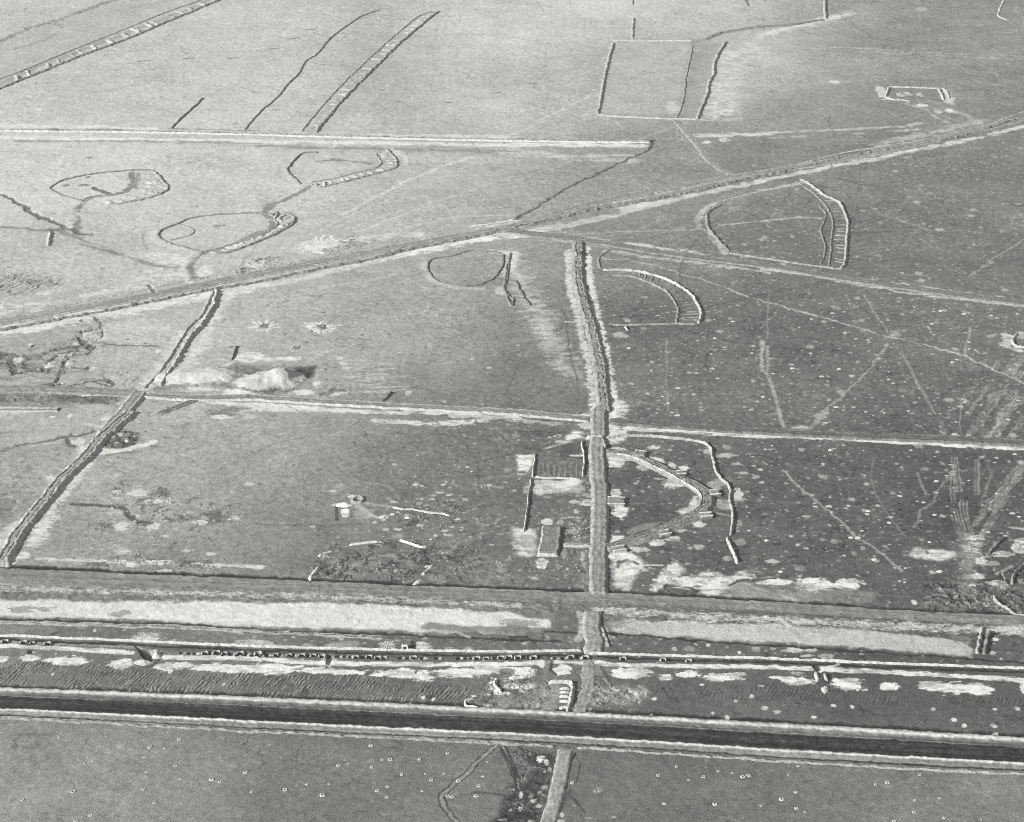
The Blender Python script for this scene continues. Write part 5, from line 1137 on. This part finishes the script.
# the enclosure in the far north-east
r_ = root('enclosure', 'small four-sided banked enclosure with white walls north of the diagonal road', 'enclosure', (914,95))
for p, h in ((zz(245,146,460,152,675,157), 1.5), (zz(244,148,235,190,222,232), 2.4), (zz(210,236,290,256,360,258,432,268), 1.6), (zz(668,160,690,205,715,255), 2.4), (zz(700,158,735,180,752,215,758,245), 1.6)):
    berm(None, p, 4.2, h, 190, parent=r_, part='bank')

# ================================================================ curved spur road and its gun platforms
SP = zp(20,148,100,148,180,162,240,182,300,208,400,255,500,306,590,350,640,380,668,408,678,440,672,480,645,515,600,545,500,592,400,636,300,676,180,712,60,748,20,762)
road('road', SP, 4.8, 1.7, 126, 150, lip=.1, streaks=8, wob=.05)
berm('thin pale parapet along the inner edge of the curved spur road', zp(50,160,150,170,230,193,300,225,400,272,480,316,560,360,615,398,640,430,638,475,605,515,520,556,430,598), 1.3, 2.4, 190, name='parapet', cat='parapet', wob=.1, lump=.05)
def pad(label, a, b, w, h=1.6, tone=140, name='gun_platform', rim=190, group=None):
    """raised earth platform, level top, low parapet on its far edges; a, b = ends (pixels)"""
    r = root(name, label, 'earth platform', a, group)
    A0 = at(*a); B0 = at(*b)
    n = max(6, int(np.linalg.norm(B0 - A0) / .6))
    c = np.array([A0 + (B0 - A0) * i / n for i in range(n + 1)])
    L, R = offs(c, w + 3.2)
    s = 1.6 / (w + 3.2)
    strip('platform', L, R, [(0,-.3,None),(s*.7,h,tone),(.5,h,tone),(1-s*.7,h,tone),(1,-.3,None)], parent=r, lump=.04, endlen=.9)
    for side in (L * (1 - s) + R * s, R * (1 - s) + L * s):
        side = side[1:-1]
        l2, r2 = offs(side, 1.3)
        strip('parapet', l2, r2, [(0,h-.1,226),(.5,h+.35,226),(1,h-.1,226)], parent=r, lump=.05, ends=False)
    return r
PADS = [('boxy raised platform jutting from the north arm of the curved spur road', zp(207,156)[0], zp(294,166)[0], 6.5, 1.7),
 ('low raised platform beside forked white banks on the north arm of the spur road', zp(470,285)[0], zp(545,277)[0], 3.6, 1.7),
 ('raised platform at the east tip of the curved spur road', zp(680,410)[0], zp(765,403)[0], 5, 1.7),
 ('raised platform just below the east tip of the curved spur road', zp(625,552)[0], zp(715,543)[0], 3.6, 1.7),
 ('raised platform midway along the south arm of the curved spur road', zp(365,668)[0], zp(452,652)[0], 3.8, 1.7),
 ('raised platform at the west end of the south arm of the curved spur road', zp(72,770)[0], zp(168,754)[0], 4.0, 1.7),
 ('flat rectangular platform jutting east from the causeway between the arms of the spur', zp(40,458)[0], zp(165,462)[0], 7.5, 1.7)]
for p in PADS: pad(*p)
# square raised ground west of the causeway
r_ = root('raised_platform', 'square flat-topped raised ground with pale rims, west of the causeway', 'earth platform', (548,541))
Wa, Ea = spline(Wd(zd(222,265,200,420,165,580)), .6), spline(Wd(zd(432,265,418,420,398,580)), .6)
n_ = min(len(Wa), len(Ea)); Wa = Wa[:n_]; Ea = Ea[:n_]
strip('platform', Wa, Ea, [(0,-.3,None),(.07,1.7,196),(.11,1.8,180),(.15,1.5,138),(.5,1.5,134),(.85,1.5,138),(.9,1.8,180),(.93,1.7,196),(1,-.3,None)], parent=r_, lump=.03)
berm(None, zd(165,578,280,576,400,578), 1.5, 2.1, 206, parent=r_, part='parapet', lump=.05)
road('path', zd(415,462,500,462,600,468,760,468), 2.4, .8, 150, 186)

# ================================================================ the big cratered mound
def heap(name, c, rx, ry, h, tone, sides=40, rings=14, label=None, cat=None, group=None, parent=None, crater=0, asym=0, lump=.25, pw=1.0, mat=None):
    """heap of spoil: rx, ry in metres, optional hollow in the top"""
    _seed[0] += 1; sd_ = _seed[0]
    p = at(*c) if len(c) == 2 else c
    th = np.linspace(0, 2 * math.pi, sides + 1)[:, None]; r = np.linspace(0, 1, rings + 1)[None, :] ** .8
    ang = 1 + (vn(np.cos(th) * 1.1 + 9, np.sin(th) * 1.1 + sd_, sd_) - .5) * lump * 2
    X = p[0] + rx * r * np.cos(th) * ang + 0 * r; Y = p[1] + ry * r * np.sin(th) * ang
    X = X + asym * rx * (1 - r) * 1.0
    z = h * (1 - r) ** pw * (1 + (fbm(X / 3, Y / 3, 3, sd_) - .5) * lump * 2)
    if crater:
        z = h * np.clip(1 - np.abs(r - crater) / (1 - crater), 0, 1) * (1 + (fbm(X / 1.6, Y / 1.6, 3, sd_) - .5) * lump * 3) * np.where(r < crater, (r / crater) ** 2, 1)
        z = z + 0 * th
    z = np.where(r > .97, -.25, z) + 0 * th
    t, hh = field(X.ravel(), Y.ravel())
    z = z + hh.reshape(X.shape)
    t = np.full(X.shape, float(tone)) + (fbm(X / 2, Y / 2, 3, sd_) - .5) * 26
    o = link(name, mesh_grid(name, X, Y, z, t, mat or M_BANK), parent)
    if label: tag(o, label, cat, group)
    return o
def landform(name, c, rx, ry, lobes, tone, label, cat, rough=.5):
    """uneven hill of tipped spoil: lobes = (dx, dy, radius, height) in metres"""
    _seed[0] += 1; sd_ = _seed[0]; p = at(*c)
    n = 70; g = np.linspace(-1, 1, n)
    U, V = np.meshgrid(g, g, indexing='ij')
    # square patch bent to an oval outline
    X = p[0] + rx * U * np.sqrt(1 - V * V / 2); Y = p[1] + ry * V * np.sqrt(1 - U * U / 2)
    dx = X - p[0] + (fbm(X / 6, Y / 6, 2, sd_) - .5) * 5; dy = Y - p[1] + (fbm(X / 6, Y / 6, 2, sd_ + 1) - .5) * 5
    z = 0
    for lx, ly, r, h in lobes:
        z = z + h * np.exp(-((dx - lx) ** 2 + (dy - ly) ** 2) / (r * r) * 1.1)
    gul = fbm(X / 2.6, Y / 3.4, 3, sd_ + 2) - .5
    z = z * (1 + gul * .14) + (fbm(X / 1.8, Y / 1.8, 3, sd_ + 3) - .5) * rough
    e = np.clip((1 - np.maximum(abs(U), abs(V))) / .12, 0, 1)
    z = z * e - .3 * (1 - e)
    t, hh = field(X.ravel(), Y.ravel()); t = t.reshape(X.shape)
    k = sstep(.15, .9, z + gul * .8)
    tt = t * (1 - k) + k * (tone + gul * 30)
    o = link(name, mesh_grid(name, X, Y, z + hh.reshape(X.shape) * (1 - k), tt, M_BANK)); return tag(o, label, cat)
landform('mound', (274,379.5), 28, 26, [(4, 1, 6.0, 3.0), (3.5, 1, 10, 3.2), (-6, -2, 9, 2.6), (-15, -4, 8, 1.6), (10, 2, 7, 1.6), (-13, -9, 3, .9)], 186, 'big pale cone-shaped mound with a dark shaded side beside the middle road', 'mound', .15)
landform('mound', (200,377.5), 30, 22, [(-14, 1, 9, 1.8), (0, 1, 10, 2.3), (12, 3, 8, 1.9), (-23, -1, 6, .9)], 206, 'long low pale hump between the trench bank and the cone-shaped mound', 'mound', .3)
heap('spoil_heap', (252,383), 5, 5, 1.6, 206, label='small rubble heap at the left foot of the cone-shaped mound', cat='spoil heap', lump=.4)
heap('spoil_heap', (345,505), 5, 2.4, 1.6, 232, label='pale cap of spoil over the white-floored pit', cat='spoil heap', lump=.3)
heap('crater', (358,500.5), 4.6, 5, 1.3, 150, crater=.62, label='round dark-hearted crater right of the white-floored pit', cat='crater')

heap('spoil_heap', zz(390,208)[0], 6, 7, 1.2, 160, label='pale curled heap inside the small north-east enclosure', cat='spoil heap', lump=.4, crater=.5)
heap('spoil_heap', zz(515,205)[0], 4, 6, 1.2, 160, label='pale heap east of the curled heap inside the north-east enclosure', cat='spoil heap', lump=.4)
# rayed shell craters in the western field
for (c, rx, ry, nr_, lab) in (((262.5,326), 17, 6.6, 17, 'rayed crater, left one of the pair north of the cone-shaped mound'), ((320.5,327.2), 22, 7.4, 19, 'widest rayed crater, right one of the pair north of the cone-shaped mound'), ((295.3,347.6), 13, 5.6, 13, 'dim rayed crater between the pair of rayed craters and the cone-shaped mound')):
    heap('crater', (c[0] + 1.5, c[1]), 2.6, 3.6, .35, 128, crater=.6, label=lab, cat='crater', lump=.3)

# ================================================================ rock fall and breaches at the low bank
for c, rx, ry, h, lab in (((144.5,662), 4, 2.6, 1.2, 'pale lump of spoil in the wide breach of the low bank'), ((157,655), 2.6, 3, 1.5, 'rough spoil heap on the east lip of the wide breach in the low bank'), ((817,677), 1.0, 4.5, .9, 'white upright spoil tongue left of the breach in the east bank'), ((826,676.5), 1.0, 4, .9, 'white spoil tongue right of the breach in the east bank'), ((824.5,690), 1.6, 2.4, .8, 'little pale heap below the breach in the east bank')):
    heap('spoil_heap', c, rx, ry, h, 190, label=lab, cat='spoil heap', lump=.4)

# ================================================================ dugouts under the low bank: U of spoil round a dark floor
def dugout_mesh(w=4.4, d=4.2, h=1.5):
    pts = np.array([(-w/2, -d/2), (-w/2, d/2 - .6), (-w/2 + .6, d/2), (w/2 - .6, d/2), (w/2, d/2 - .6), (w/2, -d/2)])
    c = spline(pts, .5)
    A, B = offs(c, 1.9)
    ts = np.linspace(0, 1, 7)[None, :]
    X = A[:, 0][:, None] * (1 - ts) + B[:, 0][:, None] * ts; Y = A[:, 1][:, None] * (1 - ts) + B[:, 1][:, None] * ts
    z = h * np.sin(ts * math.pi) ** .8 * (1 + (fbm(X / 1.2, Y / 1.2, 3, 5) - .5) * .9) - .15 * (np.abs(ts - .5) > .49)
    return mesh_grid('spoil_ring', X, Y, z, np.full(X.shape, 172.) + (fbm(X, Y, 2, 3) - .5) * 50, M_BANK)
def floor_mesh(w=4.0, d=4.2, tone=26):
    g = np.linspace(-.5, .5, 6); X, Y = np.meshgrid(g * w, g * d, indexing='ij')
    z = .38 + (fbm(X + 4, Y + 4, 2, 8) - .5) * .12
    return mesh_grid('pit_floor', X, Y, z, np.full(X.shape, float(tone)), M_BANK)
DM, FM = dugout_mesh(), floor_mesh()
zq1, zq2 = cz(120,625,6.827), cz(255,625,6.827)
DG = [P(3,0,20,118)[0], P(3,0,92,122)[0], P(3,0,126,124)[0], P(3,0,186,126)[0]] + [zq1(a,b)[0] for a, b in ((580,196),(660,194),(712,200),(822,199),(945,200))] + \
     [zq2(a,b)[0] for a, b in ((18,206),(142,208),(234,210),(320,212),(398,214),(458,216),(690,224),(780,222),(838,228),(880,228))] + \
     [zk(a,b)[0] for a, b in ((66,136),(375,140),(420,140),(492,138),(530,138),(575,138),(652,138),(834,134),(905,138))] + [zs(a,b)[0] for a, b in ((132,618),(360,627),(506,630))]
for i, c in enumerate(DG):
    p = at(*c); rd = np.random.RandomState(i)
    r = bpy.data.objects.new('dugout', None); col.objects.link(r)
    t_, h_ = field(np.array([p[0]]), np.array([p[1]]))
    r.location = (float(p[0]), float(p[1]), float(h_[0])); r.rotation_euler = (0, 0, float(rd.uniform(-.15, .15)))
    s = float(rd.uniform(.5, .72)); r.scale = (s, s, s * .9)
    east = i >= len(DG) - 3
    tag(r, 'small dark dugout ringed with pale spoil, below the low bank ' + ('east' if east else 'west') + ' of the causeway', 'dugout', 'dugouts along the low bank ' + ('east' if east else 'west') + ' of the causeway')
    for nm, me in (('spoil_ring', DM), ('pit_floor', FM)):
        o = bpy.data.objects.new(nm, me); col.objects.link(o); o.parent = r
# boxy white shelter north of the low bank
r = root('shelter', 'white box-shaped shelter with a dark doorway standing against the low bank', 'shelter', zk(25,85)[0])
for dx, w, h in ((-2.2, 1.2, 2.2), (2.2, 1.2, 2.2)):
    pass
def block(name, c, sx, sy, sz, tone, parent, z0=0.0):
    g = []
    n = 5
    u = np.linspace(-.5, .5, n)
    # a slightly battered, uneven block built as a folded sheet
    prof = [(-.56, 0.0), (-.5, 1.0), (0, 1.03), (.5, 1.0), (.56, 0.0)]
    X = np.zeros((n + 2, 5)); Y = X.copy(); Zb = X.copy()
    for i, uu in enumerate([-.5] + list(u) + [.5]):
        for j, (a, b) in enumerate(prof):
            X[i, j] = c[0] + uu * sx; Y[i, j] = c[1] + a * sy; Zb[i, j] = z0 + (b * sz if 0 < i < n + 1 else 0)
    return link(name, mesh_grid(name, X, Y, Zb, np.full(X.shape, float(tone)), M_BANK), parent)
p = at(*zk(25,92)[0])
block('side_wall', (p[0] - 1.2, p[1]), .7, 2.6, 1.8, 200, r); block('side_wall', (p[0] + 1.2, p[1]), .7, 2.6, 1.8, 200, r); block('roof', (p[0], p[1] + .4), 3.4, 2.2, .4, 196, r, z0=1.6); block('back_wall', (p[0], p[1] + 1.5), 2.4, .6, 1.7, 90, r)

r = root('block_post', 'small white upright block beside a dark pit at the north head of the causeway', 'post', (578,256))
p = at(578, 256)
block('wall', (p[0] - 1.5, p[1]), 1.2, 6, 2.3, 200, r); block('base', (p[0] + 1.9, p[1] + 1), 2.6, 5, .5, 90, r, z0=1.5)
# ================================================================ foxholes on the grey plain (ring of spoil with a hollow)
def ring_mesh(name, r, h, tone, tin, seed, sides=14, rings=7, crater=.55):
    th = np.linspace(0, 2 * math.pi, sides + 1)[:, None]; q = np.linspace(0, 1, rings + 1)[None, :]
    ang = 1 + (vn(np.cos(th) * 1.5 + seed, np.sin(th) * 1.5 + 4, seed) - .5) * .7
    X = r * q * np.cos(th) * ang; Y = r * q * np.sin(th) * ang
    z = h * np.clip(1 - np.abs(q - crater) / (1 - crater), 0, 1) * np.where(q < crater, (q / crater) ** 2, 1) * (1 + (vn(X + seed, Y, seed) - .5)) + .06
    z = np.where(q > .97, -.2, z) + 0 * th
    t = np.where(q < crater * .62, float(tin), float(tone)) + (fbm(X * 1.2 + seed, Y * 1.2, 2, seed) - .5) * 50
    return mesh_grid(name, X, Y, z, t, M_BANK)
FX = [ring_mesh('foxhole', 1.4, .36, 184, 132, s_) for s_ in (1, 2, 3, 4)]
def scatter(name, label, cat, group, pix, meshes, smin=.8, smax=1.3, el=1.0, seed=5, flat=1.0):
    rd = np.random.RandomState(seed)
    pp = np.array([at(*c) for c in pix]); _, hh = field(pp[:, 0], pp[:, 1])
    for (x, y), h in zip(pp, hh):
        o = bpy.data.objects.new(name, meshes[rd.randint(len(meshes))]); col.objects.link(o)
        s = float(rd.uniform(smin, smax)); o.scale = (s * el, s, s * flat); o.rotation_euler = (0, 0, float(rd.uniform(-.4, .4))); o.location = (float(x), float(y), float(h))
        tag(o, label, cat, group)
F0 = [(418,488),(588,528),(645,532),(565,568),(702,498),(330,592),(362,583),(688,602),(575,626),(708,653),(562,693),(830,655),(860,666),(962,628),(985,703),(607,748),(88,735),(287,703),(355,796),(298,818),(3,550),(232,490)]
F1 = [(58,520),(455,522),(497,577),(530,577),(645,575),(755,552),(328,602),(365,594),(457,607),(575,635),(667,632),(738,633),(690,657),(203,673),(290,672),(118,695),(265,716),(520,683),(480,700),(655,700),(517,725),(797,660),(893,643),(910,588),(877,680),(755,720),(772,724),(868,720)]
F2 = [(580,640),(652,606),(815,623),(870,629),(758,645),(700,658),(912,645),(935,640),(605,750),(803,752),(983,758),(345,698),(245,668)]
F3 = [(135,602),(95,636),(125,706),(70,733),(127,768),(160,783),(437,675),(483,668),(610,636),(687,728),(590,738),(587,783),(707,805),(850,812),(510,820)]
scatter('foxhole', 'small foxhole with a pale ring of spoil on the grey plain below the highway', 'foxhole', 'foxholes on the plain below the highway', [P(3,i,a,b)[0] for i, F in enumerate((F0,F1,F2,F3)) for a, b in F], FX, .4, .95)
# slit trenches of the far field
SL = [P(0,0,530,242,595,235), P(0,0,708,233,768,226), P(0,0,878,232,935,225), P(0,0,510,303,545,302), P(0,1,190,118,245,113), P(0,1,118,155,178,148), P(0,1,50,192,105,187), P(0,1,475,352,510,355), P(0,1,530,398,578,398), P(0,1,735,402,780,403), P(0,1,915,366,962,364), P(0,1,60,430,105,432), P(0,1,228,250,280,254), P(0,1,585,190,610,194), P(0,0,345,617,362,617), P(0,0,760,808,780,810), P(0,2,60,328,110,328), P(0,2,330,152,360,154), P(0,2,925,256,980,260)]
for p in SL:
    berm('short dark slit trench with a low bank in the pale northern plain', p, 3.6, .8, 132, name='slit_trench', cat='trench', group='slit trenches of the northern plain', lump=.3)
# pale shell holes over the dark eastern flats
SH = [ring_mesh('shell_hole', 1.4, .10, 165 + 13 * s_, 165 + 13 * s_, s_ + 10, crater=.45) for s_ in range(5)]
rd = np.random.RandomState(11)
pix = []
def inside(x, y):
    if 236 < y < 300 and x < 760: return False
    if abs(x - 596) < 32: return False
    if 446 < y < 575 and 520 < x < 745: return False
    yb = np.interp(x, [380,620,1024],[418,424,445])
    if abs(y - yb) < 9: return False
    if y < np.interp(x, [600,1024],[262,312]): return False
    return True
while len(pix) < 250:
    x = rd.uniform(380, 1020); y = rd.uniform(275, 590)
    if x < 620 and rd.rand() < (.75 if y < 420 else .35): continue
    if rd.rand() < (1 - (y - 200) / 400) * .6: continue
    if vn(np.array([x / 38.]), np.array([y / 24.]), 5)[0] < .42 and rd.rand() < .8: continue
    if inside(x, y): pix.append((x, y))
scatter('shell_hole', 'small pale shell hole on the dark flats around the causeway', 'shell hole', 'shell holes on the dark flats', pix, SH, .32, 1.15, el=1.15, seed=3)

# ================================================================ dusty air
def haze():
    me = bpy.data.meshes.new('haze')
    x0, x1, y0, y1, z0, z1 = -2600, 2600, -500, 4200, -3.0, 640.0
    v = [(x, y, z) for x in (x0, x1) for y in (y0, y1) for z in (z0, z1)]
    me.from_pydata(v, [], [(0,1,3,2),(4,6,7,5),(0,4,5,1),(2,3,7,6),(0,2,6,4),(1,5,7,3)])
    m = bpy.data.materials.new('dusty_air'); m.use_nodes = True
    n = m.node_tree.nodes; n.remove(n['Principled BSDF'])
    pv = n.new('ShaderNodeVolumePrincipled')
    pv.inputs['Color'].default_value = (.93, .95, .93, 1); pv.inputs['Density'].default_value = HAZE; pv.inputs['Anisotropy'].default_value = .2
    m.node_tree.links.new(pv.outputs[0], n['Material Output'].inputs['Volume'])
    me.materials.append(m)
    o = bpy.data.objects.new('haze', me); col.objects.link(o); o['kind'] = 'stuff'
HAZE = 0.00005
haze()
